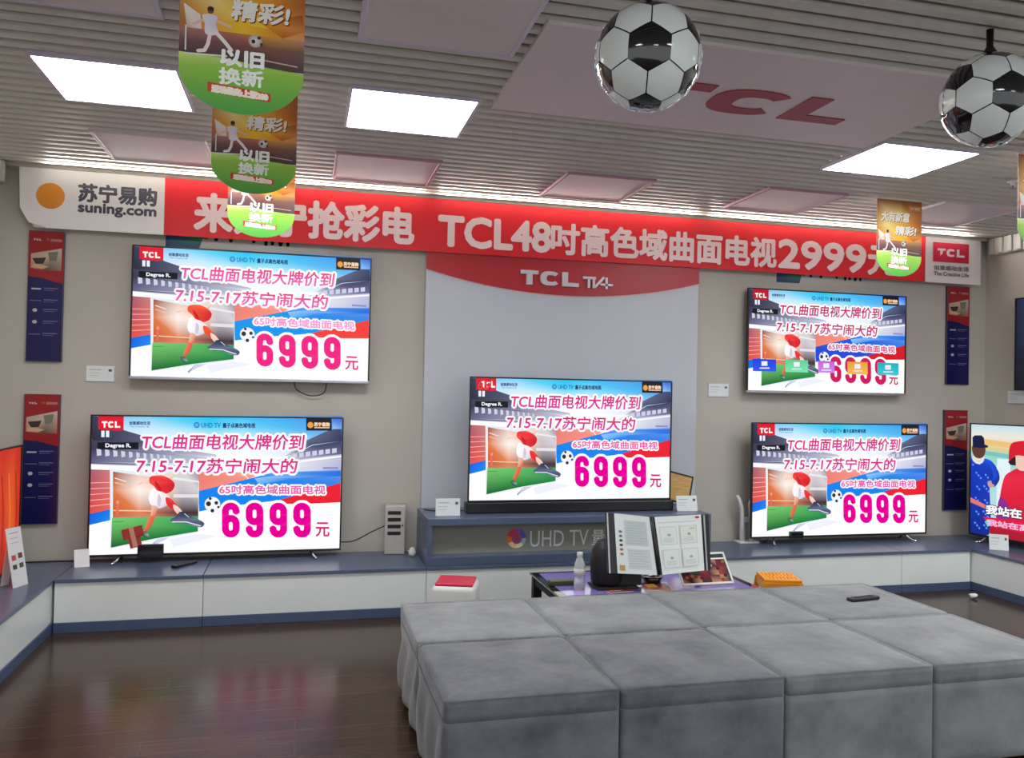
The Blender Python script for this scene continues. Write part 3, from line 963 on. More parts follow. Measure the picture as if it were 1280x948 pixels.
def song_picture():
    c = Canvas(lambda x, y: (min(1, max(0, (x - 1060) / 660)), min(1, max(0, (y - 103) / 462))))
    c.grid([1060, 1300, 1600, 1720], [103, 150, 200, 230, 565], [[(196, 226, 236)] * 4, [(236, 232, 220)] * 4, [(226, 206, 140)] * 4, [(150, 214, 200)] * 4, [(196, 230, 240)] * 4])
    c.poly([(1080, 160), (1300, 175), (1300, 196), (1080, 184)], (236, 196, 120))
    c.poly([(1100, 210), (1300, 225), (1300, 240), (1100, 228)], (120, 196, 190))
    c.rect(1180, 240, 1240, 480, (226, 242, 246))
    bl = (16, 60, 196)
    c.blob([(1056, 262), (1100, 246), (1150, 250), (1182, 285), (1190, 330), (1168, 360), (1148, 345), (1150, 560), (1060, 565)], [bl, (30, 84, 226), (30, 90, 230), bl, (10, 40, 150), (16, 60, 190), bl, (14, 40, 150), (10, 40, 140)])
    for k in range(26):
        c.oval(1070 + (k * 37) % 76, 275 + (k * 53) % 270, 5, 5, (90, 150, 244), 6)
    c.blob([(1068, 236), (1120, 232), (1116, 262), (1090, 270), (1070, 258)], (226, 220, 214))
    c.blob([(1066, 196), (1124, 196), (1122, 232), (1100, 246), (1074, 236)], (96, 58, 50))
    c.poly([(1068, 200), (1066, 160), (1076, 150), (1108, 148), (1120, 158), (1124, 186), (1140, 190), (1138, 198), (1100, 202)], (20, 24, 66))
    c.blob([(1140, 340), (1166, 336), (1168, 358), (1146, 362)], (206, 160, 140))
    c.blob([(1150, 262), (1186, 290), (1192, 330), (1166, 350), (1156, 334), (1166, 310)], [(24, 76, 216), (20, 60, 190), (12, 40, 150), (16, 50, 170), (20, 60, 196), (30, 84, 220)])
    c.stroke([(1078, 256), (1100, 270), (1118, 254)], 4, (236, 232, 226))
    c.poly([(1060, 415), (1130, 438), (1130, 455), (1060, 436)], (226, 120, 120))
    rd = (224, 24, 54)
    c.blob([(1240, 290), (1290, 268), (1380, 270), (1440, 330), (1460, 560), (1160, 560), (1200, 470), (1194, 410), (1212, 320)], [rd, rd, (236, 40, 80), rd, (190, 20, 50), (160, 20, 44), (200, 20, 50), rd, (236, 40, 70)])
    c.blob([(1262, 215), (1320, 215), (1320, 270), (1280, 280), (1258, 250)], (240, 200, 186))
    c.blob([(1232, 230), (1240, 180), (1270, 164), (1330, 164), (1340, 220), (1262, 222), (1240, 260)], (214, 20, 44))
    c.poly([(1230, 250), (1262, 222), (1264, 262), (1240, 262)], (40, 20, 24))
    c.blob([(1195, 400), (1240, 440), (1230, 500), (1180, 520)], (140, 40, 150))
    c.text('我站在', 1134, 438, 1290, 474, (30, 30, 60), bold=5); c.text('我站在', 1134, 438, 1290, 474, (250, 250, 252), bold=2)
    c.poly([(1120, 490), (1300, 480), (1300, 530), (1150, 525)], (226, 20, 70))
    c.poly([(1128, 510), (1142, 496), (1156, 512), (1142, 530)], (90, 210, 200))
    c.text('我站在高岗上', 1140, 497, 1420, 522, (240, 190, 226), bold=1.5)
    return c

def red_picture():
    c = Canvas()
    c.grid([0, .3, .6, .8, .9, 1], [0, .3, .6, 1], [[(170, 26, 18), (200, 46, 20), (200, 40, 20), (196, 36, 16), (206, 50, 20), (190, 36, 20)],
        [(220, 90, 20), (190, 40, 20), (214, 70, 20), (210, 60, 20), (216, 80, 24), (200, 40, 20)],
        [(120, 16, 16), (180, 36, 20), (224, 110, 30), (200, 50, 20), (220, 90, 30), (196, 30, 16)],
        [(100, 10, 10), (160, 30, 16), (190, 40, 16), (150, 20, 12), (206, 50, 20), (180, 24, 12)]])
    for k in range(5): c.stroke([(.60 + k * .085, .2), (.64 + k * .08, .5), (.62 + k * .085, .85)], .012, (232, 122, 40) if k % 2 else (150, 16, 10), False)
    return c

def dark_picture():
    c = Canvas()
    c.grid([0, .5, 1], [0, .5, 1], [[(30, 34, 60), (60, 90, 150), (40, 60, 110)], [(24, 30, 50), (70, 100, 140), (60, 70, 100)], [(20, 20, 30), (40, 50, 60), (30, 30, 40)]])
    return c

# ------------------------------------------------------------------ televisions
def television(label, corner, w, h, art, rz=0.0, kind='feet', bez=.010, silver=False, foot_drop=.03, mat_=None):
    """corner: lower left front corner of the outer frame; x runs to the right along the face"""
    t = empty('television', corner, label, 'television', 'flat screen televisions', rz)
    b = MB()
    b.box(.004, w - .004, .004, .030, .004, h - .004, bev=.004)
    b.box(w * .10, w * .90, .028, .062, h * .06, h * .62, bev=.012)
    b.build('rear_housing', M['black_plastic'], t)
    bb = .016 if silver else .013
    b = MB()
    b.box(0, w, -.004, .012, h - bez, h, bev=.002)
    b.box(0, bez, -.004, .012, bb, h - bez, bev=.002)
    b.box(w - bez, w, -.004, .012, bb, h - bez, bev=.002)
    if not silver: b.box(0, w, -.004, .012, 0, bb, bev=.002)
    b.build('bezel', M['black_plastic'], t)
    if silver:
        b = MB(); b.box(0, w, -.006, .022, 0, bb + .004, bev=.003)
        tag(b.build('lower_trim', M['silver'], t), 'silver lower trim')
    art.build('screen', w - 2 * bez, h - bez - bb, [SCREEN], t, dz=.00003, loc=(bez, .004, bb))
    if kind == 'feet':
        for s in (.13, .87):
            b = MB()
            x = w * s
            sg_ = -1 if s < .5 else 1
            b.tube([(x, .02, .01), (x + sg_ * .03, -.04, -foot_drop + .014), (x + sg_ * .045, -.085, -foot_drop + .0095)], [.011, .009, .007], 8)
            b.tube([(x, .02, .01), (x + sg_ * .02, .08, -foot_drop + .014), (x + sg_ * .03, .11, -foot_drop + .0095)], [.011, .009, .007], 8)
            tag(b.build('foot', M['chrome'], t), 'chrome splayed foot')
    elif kind == 'bar':
        b = MB(); b.box(-.012, w + .012, -.03, .07, -foot_drop + .001, -.001, bev=.008)
        b.box(w * .22, w * .75, -.031, -.028, -foot_drop + .02, -.02)
        b.build('sound_bar', [M['black_plastic']], t)
    elif kind == 'wall':
        b = MB(); b.box(w * .3, w * .7, .060, .0885, h * .25, h * .55, bev=.004); b.build('wall_bracket', M['black_matte'], t)
    return t

def atY(x, z, Y):      # a point measured on the wall plane, moved towards the eye to distance Y
    k = Y / WALL_Y
    return x * k, CAM_H + (z - CAM_H) * k
def tv_rect(label, x0, x1, z0, z1, Y, art, **kw):
    a, c_ = atY(x0, z0, Y), atY(x1, z1, Y)
    return television(label, (a[0], Y, a[1]), c_[0] - a[0], c_[1] - a[1], art, **kw)

pink = dict(hot=(244, 44, 132), line=(232, 60, 130), line2=(240, 110, 190), line3=(252, 150, 210))
mag = dict(hot=(232, 0, 150), line=(216, 20, 110), line2=(228, 60, 170), line3=(236, 96, 170))
deep = dict(hot=(208, 30, 92), line=(190, 24, 80), line2=(204, 60, 140), line3=(216, 70, 140), deep=1, icons=1)
tv_rect('upper left television hung on the wall under the banner, silver lower edge', -1.110, .451, 1.489, 2.375, 5.76, advert(dict(pink, cyan=1)), kind='wall', silver=True)
tv_rect('upper right television hung on the wall, showing five coloured menu tiles', 3.410, 4.888, 1.484, 2.320, 5.76, advert(deep), kind='wall', silver=True)
zb = atY(0, .327, 5.70)[1]
TV_LOW_LEFT = tv_rect('large lower left television standing on the counter on chrome feet', -1.332, .282, .326, 1.252, 5.70, advert(mag), kind='feet', foot_drop=zb - CT)
TV_LOW_RIGHT = tv_rect('lower right television standing on the counter right of the console', 3.465, 5.113, .327, 1.249, 5.66, advert(dict(mag, line3=(230, 90, 180))), kind='feet', foot_drop=atY(0, .327, 5.66)[1] - CT)
x0, z0 = atY(1.174, .645, 5.50); x1, z1 = atY(2.769, 1.560, 5.50)
television('centre television on the slate blue console, red 65 in its corner', (x0, 5.50, z0), x1 - x0, z1 - z0, advert(dict(mag, led=1)), kind='bar', foot_drop=z0 - .62)
television('television on the right counter wing showing two singers in blue and red', (5.305, 5.60, .365), 1.22, .908, song_picture(), rz=math.radians(-78), kind='feet', foot_drop=.365 - CT)
television('television with a red and orange picture on the left counter wing, cut by the frame', (-1.63, 4.15, .352), 1.38, .725, red_picture(), rz=math.radians(90), kind='feet', foot_drop=.352 - CT)
television('television hung on the right wall, only its dark edge in view', (5.60, 5.46, 1.545), 1.3, .75, dark_picture(), rz=math.radians(-90), kind='wall')

# ------------------------------------------------------------------ price cards
def card(label, x, y, z, w, h, rz=0.0, tilt=0.0, stand=False, lines=True):
    t = empty('price_card', (x, y, z), label, 'price card', 'small white price cards', rz)
    c = Canvas()
    c.rect(0, 0, 1, 1, (228, 234, 234))
    if lines:
        c.rect(.10, .22, .55, .27, (170, 176, 182)); c.rect(.10, .45, .5, .48, (186, 190, 196)); c.rect(.10, .62, .45, .65, (186, 190, 196))
        c.rect(.80, .2, .92, .36, (90, 92, 98))
    o = c.build('printed_card', w, h, [PRINT, M['paper']], t, thick=.003, loc=(-w / 2, 0, .001))
    o.rotation_euler = (-tilt, 0, 0)
    b = MB()
    if stand:
        b.slab([(-w * .4, .004 + math.sin(tilt) * h, h * .95), (w * .4, .004 + math.sin(tilt) * h, h * .95), (w * .4, .06, .001), (-w * .4, .06, .001)], .002)
        b.build('prop', M['white_plastic'], t)
    else:
        b.box(-w / 2 - .004, w / 2 + .004, .003, .008, -.003, h + .005, bev=.001)
        b.build('holder', mat('card holder', (176, 186, 204), .3, noise=.02), t)
card('small white price card on the wall left of the upper left television', -1.28, 5.8415, 1.468, .165, .10)
card('small white price card on the wall left of the upper right television', 3.16, 5.8415, 1.448, .172, .10)
card('small white price card on the right wall below the hung screen', 5.68, 5.50, 1.44, .20, .10, rz=math.radians(-90))
card('white price card standing on the console left of the centre television', .953, 5.40, .62, .165, .115, tilt=.1, stand=True)
card('white price card standing on the console in front of the gold plaque', 2.70, 5.42, .62, .16, .11, tilt=.2, stand=True)
card('white price card on the right counter corner below the singers screen', 5.20, 5.19, CT, .13, .12, rz=math.radians(-35), tilt=.25, stand=True)
card('small tilted white card on the counter left of the lower left television', -1.30, 5.60, CT, .085, .11, rz=math.radians(20), tilt=.35, stand=True, lines=False)
# tall white information strip leaning by the left screen
t = empty('information_card', (-1.50, 5.13, CT), 'tall narrow white information card leaning in front of the red left screen', 'information card', rz=math.radians(68))
c = Canvas()
c.rect(0, 0, 1, 1, (222, 222, 222)); c.rect(.2, .08, .8, .10, (170, 170, 176)); c.rect(.2, .17, .7, .185, (180, 180, 186)); c.rect(.2, .25, .75, .262, (180, 180, 186))
c.rect(.15, .46, .42, .55, (186, 70, 70)); c.rect(.58, .44, .85, .53, (96, 60, 66)); c.rect(.15, .62, .42, .70, (60, 70, 60)); c.rect(.58, .61, .85, .69, (70, 90, 60))
o = c.build('printed_card', .115, .33, [PRINT, M['paper']], t, thick=.003, loc=(-.0575, 0, .001)); o.rotation_euler = (-.18, 0, 0)
b = MB(); b.slab([(-.03, .058, .29), (.03, .058, .29), (.03, .10, .001), (-.03, .10, .001)], .002); b.build('prop', M['white_plastic'], t)

# ------------------------------------------------------------------ small things on the counters
t = empty('power_socket_tower', (.645, 5.77, CT), 'light grey upright socket tower with four dark outlets left of the console', 'socket tower', rz=math.radians(-6))
b = MB(); b.box(-.07, .07, -.06, .06, 0.001, .335, bev=.006); b.build('body', M['grey_plastic'], t)
for k in range(4):
    b = MB(); b.box(-.05, .04, -.064, -.058, .275 - k * .047, .300 - k * .047, bev=.003); b.build('outlet', M['black_matte'], t)
b = MB(); b.lathe([(.006, -.003), (.006, .004)], 10, M=Matrix.Translation((.052, -.061, .2)) @ Matrix.Rotation(math.pi / 2, 4, 'X')); b.build('switch', M['black_matte'], t)
t = empty('plug', (.752, 5.63, CT), 'small white plug lying on the counter at the left foot of the console', 'plug')
b = MB(); b.lathe([(.008, 0), (.022, .008), (.026, .03), (.016, .055), (.006, .062)], 16); b.build('plug_body', M['white_plastic'], t)
b = MB(); b.tube([(0, .0, .055), (.0, .05, .03), (-.03, .12, .012)], .004, 8); b.build('lead', M['white_plastic'], t)
def loose_cable(label, pts, r=.004):
    P = [Vector(p) for p in pts]
    P = [P[0] * 2 - P[1]] + P + [P[-1] * 2 - P[-2]]
    out = []
    for i in range(1, len(P) - 2):
        for k in range(6):
            q = k / 6
            out.append(.5 * (2 * P[i] + (P[i + 1] - P[i - 1]) * q + (2 * P[i - 1] - 5 * P[i] + 4 * P[i + 1] - P[i + 2]) * q * q + (3 * P[i] - P[i - 1] - 3 * P[i + 1] + P[i + 2]) * q ** 3))
    out.append(P[-2])
    b = MB(); b.tube(out, r, 8)
    return tag(b.build('power_cable', M['cable']), label, 'cable')
loose_cable('thin black cable from the lower left television up to the socket tower', [(.24, 5.77, .40), (.36, 5.78, .40), (.48, 5.77, .46), (.57, 5.75, .505)])
loose_cable('black cable loop hanging below the upper left television', [(-.06, 5.80, 1.50), (-.04, 5.81, 1.44), (.05, 5.82, 1.40), (.14, 5.81, 1.42), (.16, 5.80, 1.50)])
loose_cable('thin grey cable lying along the counter at the left wall', [(-1.86, 5.70, CT + .004), (-1.70, 5.78, CT + .004), (-1.5, 5.80, CT + .004), (-1.36, 5.78, CT + .004)])
loose_cable('thin dark cable on the console behind the left price card', [(.835, 5.70, .624), (.92, 5.60, .6235), (1.02, 5.60, .6235), (1.10, 5.59, .628)], .003)
# boxes in front of the screens
def clip_on(tv, x0, x1, z0, z1):
    b = MB(); b.box(x0, x1, -.034, -.0045, z0, z1, bev=.004); m_ = b.build('sensor_module', M['black_plastic'], tv)
    b = MB(); b.box(x0 + .012, x1 - .012, -.036, -.0335, z0 + .02, z1 - .01, bev=.001); b.build('sensor_window', M['black_glass'], m_)
clip_on(TV_LOW_LEFT, .30, .455, -.008, .076)
clip_on(TV_LOW_RIGHT, .325, .44, -.004, .05)
t = empty('promotion_tag', (-1.02, 5.678, .405), 'dark red folded tag with pale stripe leaning on the lower left television', 'tag')
R_ = Matrix.Translation((0, 0, .07)) @ Matrix.Rotation(math.radians(-14), 4, 'Y')
b = MB(); b.box(-.062, .062, -.012, .008, -.0, .068, bev=.003, M=R_); b.box(-.035, .035, -.011, .007, -.062, .0, bev=.003, M=R_); b.build('tag_card', mat('dark red card', (176, 56, 48), .5, noise=.1), t)
b = MB(); b.box(-.016, .012, -.0135, .0095, -.058, .0685, M=R_); b.build('pale_stripe', mat('pale stripe', (216, 160, 130), .5, noise=.05), t)
def remote(label, x, y, z, rz, m=None):
    t = empty('remote_control', (x, y, z), label, 'remote control', 'remote controls', rz)
    b = MB(); b.box(-.095, .095, -.022, .022, .001, .019, bev=.007, seg=3); b.build('casing', M['black_plastic'], t)
    b = MB()
    for i in range(7):
        for j in range(3): b.box(-.07 + i * .02, -.058 + i * .02, -.015 + j * .011, -.008 + j * .011, .0185, .0205, bev=.0008, seg=1)
    b.build('buttons', M['black_matte'], t)
    return t
remote('black remote control lying on the counter below the lower left television', -.70, 5.56, CT, .95)
# white bracket on the right counter
t = empty('white_stand_bracket', (3.36, 5.76, CT), 'white two-pronged stand bracket on the counter left of the lower right television', 'bracket')
b = MB(); b.box(-.07, .10, -.05, .05, .001, .018, bev=.005); b.build('base', M['white_plastic'], t)
b = MB(); b.tube([(-.02, 0, .01), (-.025, 0, .16), (-.03, 0, .27), (-.06, -.01, .34), (-.075, -.01, .37)], [.022, .018, .018, .015, .010], 10); b.build('prong', M['white_plastic'], t)
b = MB(); b.tube([(.06, .01, .01), (.055, .01, .18), (.045, .01, .30), (.05, 0, .35)], [.018, .015, .015, .009], 10); b.build('prong', M['white_plastic'], t)
b = MB(); b.box(-.02, .06, -.008, .012, .16, .20, bev=.004); b.build('cross_bar', M['white_plastic'], t)
# gold plaque
t = empty('framed_plaque', (2.76, 5.60, .62), 'gold wooden plaque in dark frame leaning right of the centre television', 'plaque')
R_ = Matrix.Rotation(math.radians(-10), 4, 'X') @ Matrix.Rotation(math.radians(14), 4, 'Y')
R_ = Matrix.Translation((0, .0, .03)) @ R_
b = MB(); b.box(-.16, .03, -.006, .012, -.0, .205, bev=.002, M=R_); b.build('plaque_board', M['wood_gold'], t)
b = MB()
for q in ((-.165, .035, -.006, .004), (-.165, .035, .200, .212)): b.box(q[0], q[1], -.011, .014, q[2], q[3], bev=.002, M=R_)
for q in ((-.171, -.160), (.029, .040)): b.box(q[0], q[1], -.011, .014, -.006, .212, bev=.002, M=R_)
b.build('frame', M['dark_frame'], t)

# ------------------------------------------------------------------ coffee table and what stands on it
TZ = .40
t = empty('coffee_table', (1.895, 4.345, 0), 'low black coffee table with purple glass top behind the ottomans', 'coffee table')
b = MB(); b.box(-.585, .585, -.295, .295, TZ - .012, TZ - .001, bev=.002); b.build('table_top', M['black_glass'], t)
b = MB(); b.box(-.54, .54, -.262, .262, TZ - .002, TZ, bev=.0004, seg=1); tag(b.build('glass_inlay', M['purple_glass'], t), 'purple glass inlay')
for sx in (-1, 1):
    for sy in (-1, 1):
        b = MB(); b.box(sx * .55 - .025, sx * .55 + .025, sy * .262 - .025, sy * .262 + .025, .001, TZ - .0125, bev=.003); b.build('leg', M['black_matte'], t)
b = MB()
b.box(-.525, .525, -.28, -.262, TZ - .06, TZ - .0125); b.box(-.525, .525, .262, .28, TZ - .06, TZ - .0125)
b.box(-.568, -.55, -.237, .237, TZ - .06, TZ - .0125); b.box(.55, .568, -.237, .237, TZ - .06, TZ - .0125)
b.build('apron', M['black_matte'], t)

def at44(x, z, Y):
    k = Y / 4.4
    return (x * k, Y, CAM_H + (z - CAM_H) * k)
t = empty('display_folder_stand', (1.85, 4.17, TZ), 'open black display folder with printed white pages on a stand, on the coffee table', 'display folder')
def rel(p): return (p[0] - 1.85, p[1] - 4.17, p[2] - TZ)
sb, st = rel(at44(2.022, .412, 4.045)), rel(at44(1.964, .748, 4.11))
lb, lt = rel(at44(1.700, .436, 4.12)), rel(at44(1.679, .781, 4.185))
rb, rt = rel(at44(2.350, .432, 4.12)), rel(at44(2.326, .758, 4.185))
b = MB(); b.slab([lb, sb, st, lt], -.012); b.build('left_cover', M['black_plastic'], t)
b = MB(); b.slab([sb, rb, rt, st], -.012); b.build('right_cover', M['black_plastic'], t)
def sheet(name, bl_, br_, tr_, tl_, draw):
    """printed page on a skewed quad"""
    bl_, br_, tr_, tl_ = map(Vector, (bl_, br_, tr_, tl_))
    n = (br_ - bl_).cross(tl_ - bl_).normalized()
    if n.y > 0: n = -n
    c = Canvas(); draw(c)
    me = bpy.data.meshes.new(name)
    V = []
    for u, v, l in c.V:
        top = tl_.lerp(tr_, u); bot = bl_.lerp(br_, u)
        V.append(top.lerp(bot, v) + n * (.003 + l * .0002))
    me.from_pydata([tuple(p) for p in V], [], c.F)
    ca = me.color_attributes.new('Col', 'FLOAT_COLOR', 'CORNER')
    flat = [x for f in c.C for q in f for x in (*q, 1.0)]
    ca.data.foreach_set('color', flat)
    me.materials.append(PRINT_GLOSS)
    o = bpy.data.objects.new(name, me); COL.objects.link(o); o.parent = t
    return o
def page_left(c):
    c.rect(0, 0, 1, 1, (236, 242, 240)); c.rect(.26, .10, .88, .52, (206, 216, 216)); c.rect(.30, .58, .9, .92, (216, 224, 222))
    for k in range(9): c.rect(.30, .14 + k * .042, .84 - (k % 3) * .06, .148 + k * .042, (180, 190, 190))
    for k in range(7): c.rect(.32, .61 + k * .042, .84 - (k % 2) * .1, .618 + k * .042, (190, 198, 198))
    for k, q in enumerate(((110, 112, 116), (110, 112, 116), (60, 62, 70), (60, 62, 70), (190, 110, 90), (190, 120, 80))): c.oval(.14, .30 + k * .075, .05, .022, q, 8)
    c.rect(.06, .86, .2, .95, (206, 160, 90))
def page_right(c):
    c.rect(0, 0, 1, 1, (238, 243, 240)); c.rect(.06, .10, .86, .115, (206, 212, 210))
    for x0, y0 in ((.06, .18), (.5, .18), (.06, .58), (.5, .58)):
        c.rect(x0, y0, x0 + .38, y0 + .32, (214, 220, 212)); c.rect(x0 + .02, y0 + .015, x0 + .36, y0 + .305, (232, 238, 232)); c.oval(x0 + .2, y0 + .15, .04, .025, (170, 178, 170), 8)
        for k in range(4): c.rect(x0 + .06, y0 + .2 + k * .022, x0 + .3, y0 + .206 + k * .022, (190, 196, 190))
    c.oval(.9, .045, .05, .022, (190, 80, 60), 10); c.rect(.7, .22, .82, .25, (226, 206, 150))
def mix(a, b_, k): return tuple(p + (q - p) * k for p, q in zip(a, b_))
sheet('left_page', mix(lb, sb, .20), mix(lb, sb, .955), mix(lt, st, .955), mix(lt, st, .20), page_left)
sheet('right_page', mix(sb, rb, .05), mix(sb, rb, .86), mix(st, rt, .86), mix(st, rt, .05), page_right)
for a, d, k0, k1 in ((lb, lt, .02, .05),):
    pass
b = MB(); b.slab([mix(mix(lb, sb, .03), (0, -1, 0), .004), mix(mix(lb, sb, .06), (0, -1, 0), .004), mix(mix(lt, st, .06), (0, -1, 0), .004), mix(mix(lt, st, .03), (0, -1, 0), .004)], .002); b.build('sleeve_edge', M['silver'], t)
b = MB(); b.slab([mix(mix(sb, rb, .90), (0, -1, 0), .004), mix(mix(sb, rb, .93), (0, -1, 0), .004), mix(mix(st, rt, .93), (0, -1, 0), .004), mix(mix(st, rt, .90), (0, -1, 0), .004)], .002); b.build('sleeve_edge', M['silver'], t)
b = MB(); b.tube([sb, st], .009, 10); b.build('spine', M['black_plastic'], t)
b = MB()
b.box(-.30, -.06, -.02, .14, .001, .014, bev=.005)
b.lathe([(.07, .012), (.085, .03), (.09, .12), (.08, .20), (.05, .25), (.02, .262)], 24, M=Matrix.Translation((-.215, .075, 0)))
b.box(-.16, -.02, .035, .055, .012, .16, bev=.004, M=Matrix.Rotation(math.radians(-8), 4, 'X'))
b.build('stand', M['black_matte'], t)

t = empty('water_bottle', (1.465, 4.20, TZ), 'clear plastic water bottle on the left of the coffee table', 'bottle')
gl = bpy.data.materials.new('clear bottle plastic'); gl.use_nodes = True
_b = gl.node_tree.nodes['Principled BSDF']; _b.inputs['Base Color'].default_value = (.86, .88, .88, 1); _b.inputs['Roughness'].default_value = .12; _b.inputs['Transmission Weight'].default_value = .72; _b.inputs['IOR'].default_value = 1.2
b = MB(); b.lathe([(.026, .001), (.031, .006), (.031, .05), (.028, .06), (.031, .07), (.031, .12), (.028, .14), (.014, .175), (.014, .18)], 24); b.build('bottle_body', gl, t)
b = MB(); b.lathe([(.016, .178), (.016, .197), (.014, .2)], 20); b.build('cap', M['white_plastic'], t)
b = MB(); b.lathe([(.0315, .075), (.0315, .115)], 24); b.build('label_band', mat('pale label', (196, 190, 186), .4, noise=.1), t)
t = empty('flat_box', (1.415, 4.315, TZ), 'thin dark olive case lying behind the bottle on the table', 'case')
b = MB(); b.box(-.085, .075, -.028, .028, .001, .018, bev=.003); b.build('case_lower', mat('dark olive', (52, 58, 36), .4, noise=.1), t)
b = MB(); b.box(-.083, .073, -.027, .027, .019, .028, bev=.003); b.build('case_lid', mat('olive lid', (88, 96, 52), .4, noise=.1), t)
def leaflet(label, x, y, rz, cols, dz):
    c = Canvas()
    c.grid([0, .5, 1], [0, .5, 1], cols)
    c.poly([(.1, .2), (.5, .1), (.6, .5), (.2, .6)], (236, 170, 70)); c.poly([(.5, .5), (.9, .4), (.85, .85), (.55, .8)], (176, 40, 46)); c.rect(.08, .82, .6, .88, (250, 226, 190))
    o = c.build('leaflet', .145, .205, [PRINT_GLOSS, M['paper']], thick=.002, loc=(x, y, TZ + dz))
    o.rotation_euler = (math.radians(-90), 0, rz)
    return tag(o, label, 'leaflet', 'leaflets on the coffee table')
leaflet('orange and red leaflet lying on the table just right of the bottle', 1.60, 4.095, .12, [[(206, 96, 60), (226, 120, 60), (190, 110, 150)], [(196, 70, 50), (220, 90, 50), (176, 90, 130)], [(190, 60, 50), (200, 96, 60), (186, 100, 110)]], .0015)
leaflet('darker folded leaflet lying below the display folder', 1.80, 4.085, -.25, [[(60, 40, 50), (90, 50, 50), (120, 60, 60)], [(190, 100, 80), (160, 80, 70), (120, 70, 60)], [(220, 190, 140), (206, 170, 120), (190, 160, 110)]], .0015)
t = empty('ashtray', (1.93, 4.30, TZ), 'small dark glass ashtray on the table under the folder', 'ashtray')
b = MB(); b.lathe([(.05, .001), (.062, .034), (.055, .036), (.045, .012), (.001, .011)], 24); b.build('bowl', M['black_glass'], t)
b = MB(); b.tube([(-.03, 0, .03), (.01, .01, .038), (.05, .02, .04)], .004, 8); b.build('cigarette', M['paper'], t)
# picture easel
t = empty('picture_frame', (2.21, 4.15, TZ), 'white framed photo collage leaning at the right end of the coffee table', 'picture frame', rz=math.radians(3))
R_ = Matrix.Translation((0, 0, .012)) @ Matrix.Rotation(math.radians(-38), 4, 'X')
b = MB(); b.box(-.165, .15, .002, .008, 0, .185, bev=.001, M=R_); b.build('back_board', M['black_matte'], t)
b = MB()
for q in ((-.168, .153, -.003, .008), (-.168, .153, .145, .153), (-.168, .153, .177, .188)): b.box(q[0], q[1], -.004, .004, q[2], q[3], M=R_)
for q in ((-.168, -.158), (.143, .153)): b.box(q[0], q[1], -.004, .004, -.003, .188, M=R_)
b.build('frame', M['white_plastic'], t)
c = Canvas()
random.seed(11)
pal = [(120, 30, 40), (60, 24, 30), (150, 96, 60), (40, 40, 44), (180, 60, 50), (90, 60, 40), (200, 150, 110), (30, 40, 70)]
for j in range(3):
    for i in range(5):
        q = [random.choice(pal) for _ in range(4)]
        c.rect(i / 5, j / 3, (i + 1) / 5, (j + 1) / 3, q, i + j == 0)
for k in range(16): c.oval(random.random() * .9 + .05, random.random() * .8 + .1, .04, .07, random.choice(pal + [(220, 170, 140)]), 8)
o = c.build('photographs', .30, .14, [PRINT_GLOSS], t); o.matrix_local = R_ @ Matrix.Translation((-.158, .001, .006))
b = MB(); b.slab([(-.02, .07, .10), (.02, .07, .10), (.02, .15, .001), (-.02, .15, .001)], .003); b.build('easel_leg', M['black_matte'], t)
t = empty('dark_case', (2.335, 4.49, TZ), 'dark folded case lying at the back right of the coffee table', 'case')
b = MB(); b.box(-.10, .12, -.06, .06, .001, .03, bev=.006); b.build('case_body', M['black_matte'], t)
b = MB(); b.box(-.02, .03, -.062, -.058, .008, .022, bev=.001); b.build('clasp', mat('blue clasp', (60, 80, 150), .3, noise=.05), t)

# ------------------------------------------------------------------ stools
t = empty('low_stool', (.853, 4.525, 0), 'white stool with red top beside the table in front of the counter', 'stool', rz=math.radians(-18))
b = MB()
vv = b.box(-.122, .122, -.122, .122, .001, .388, bev=.028, seg=4)
for v in vv:
    k = 1 + .08 * (1 - v.co.z / .36); v.co.x *= k; v.co.y *= k
b.build('body', M['white_plastic'], t, smooth=True)
b = MB()
for v in b.box(-.104, .104, -.104, .104, .384, .402, bev=.008, seg=4):
    if v.co.z > .39: v.co.z += .010 * max(0, 1 - (v.co.x / .11) ** 2) * max(0, 1 - (v.co.y / .11) ** 2)
tag(b.build('seat_pad', M['red_pad'], t, smooth=True), 'red rounded seat pad')
b = MB(); b.box(.1225, .134, -.03, .03, .24, .27, bev=.002); b.build('handle_slot', M['black_matte'], t)

t = empty('plastic_stool', (2.745, 4.315, 0), 'orange plastic stool with slotted top right of the coffee table', 'stool', rz=math.radians(-18))
b = MB()
w = .107
for q in ((-w, w, -w, -w + .028), (-w, w, w - .028, w), (-w, w, -.012, .012)): b.box(q[0], q[1], q[2], q[3], .380, .400, bev=.004)
for k in range(10):
    x = -w + .012 + k * (2 * w - .024) / 9
    b.box(x - .008, x + .008, -w + .02, w - .02, .382, .3985, bev=.002)
b.build('seat', M['orange'], t)
b = MB()
b.box(-w, w, -w - .003, -w + .004, .335, .382, bev=.002); b.box(-w, w, w - .004, w + .003, .335, .382, bev=.002)
b.box(-w - .003, -w + .004, -w, w, .335, .382, bev=.002); b.box(w - .004, w + .003, -w, w, .335, .382, bev=.002)
b.build('skirt', M['orange'], t)
b = MB(); b.prism([(-.075, .30), (.075, .30), (.075, .333), (.045, .350), (-.045, .350), (-.075, .333)], .005, M=Matrix.Translation((0, -w - .006, 0))); tag(b.build('front_web', M['orange_red'], t), 'red orange front web')
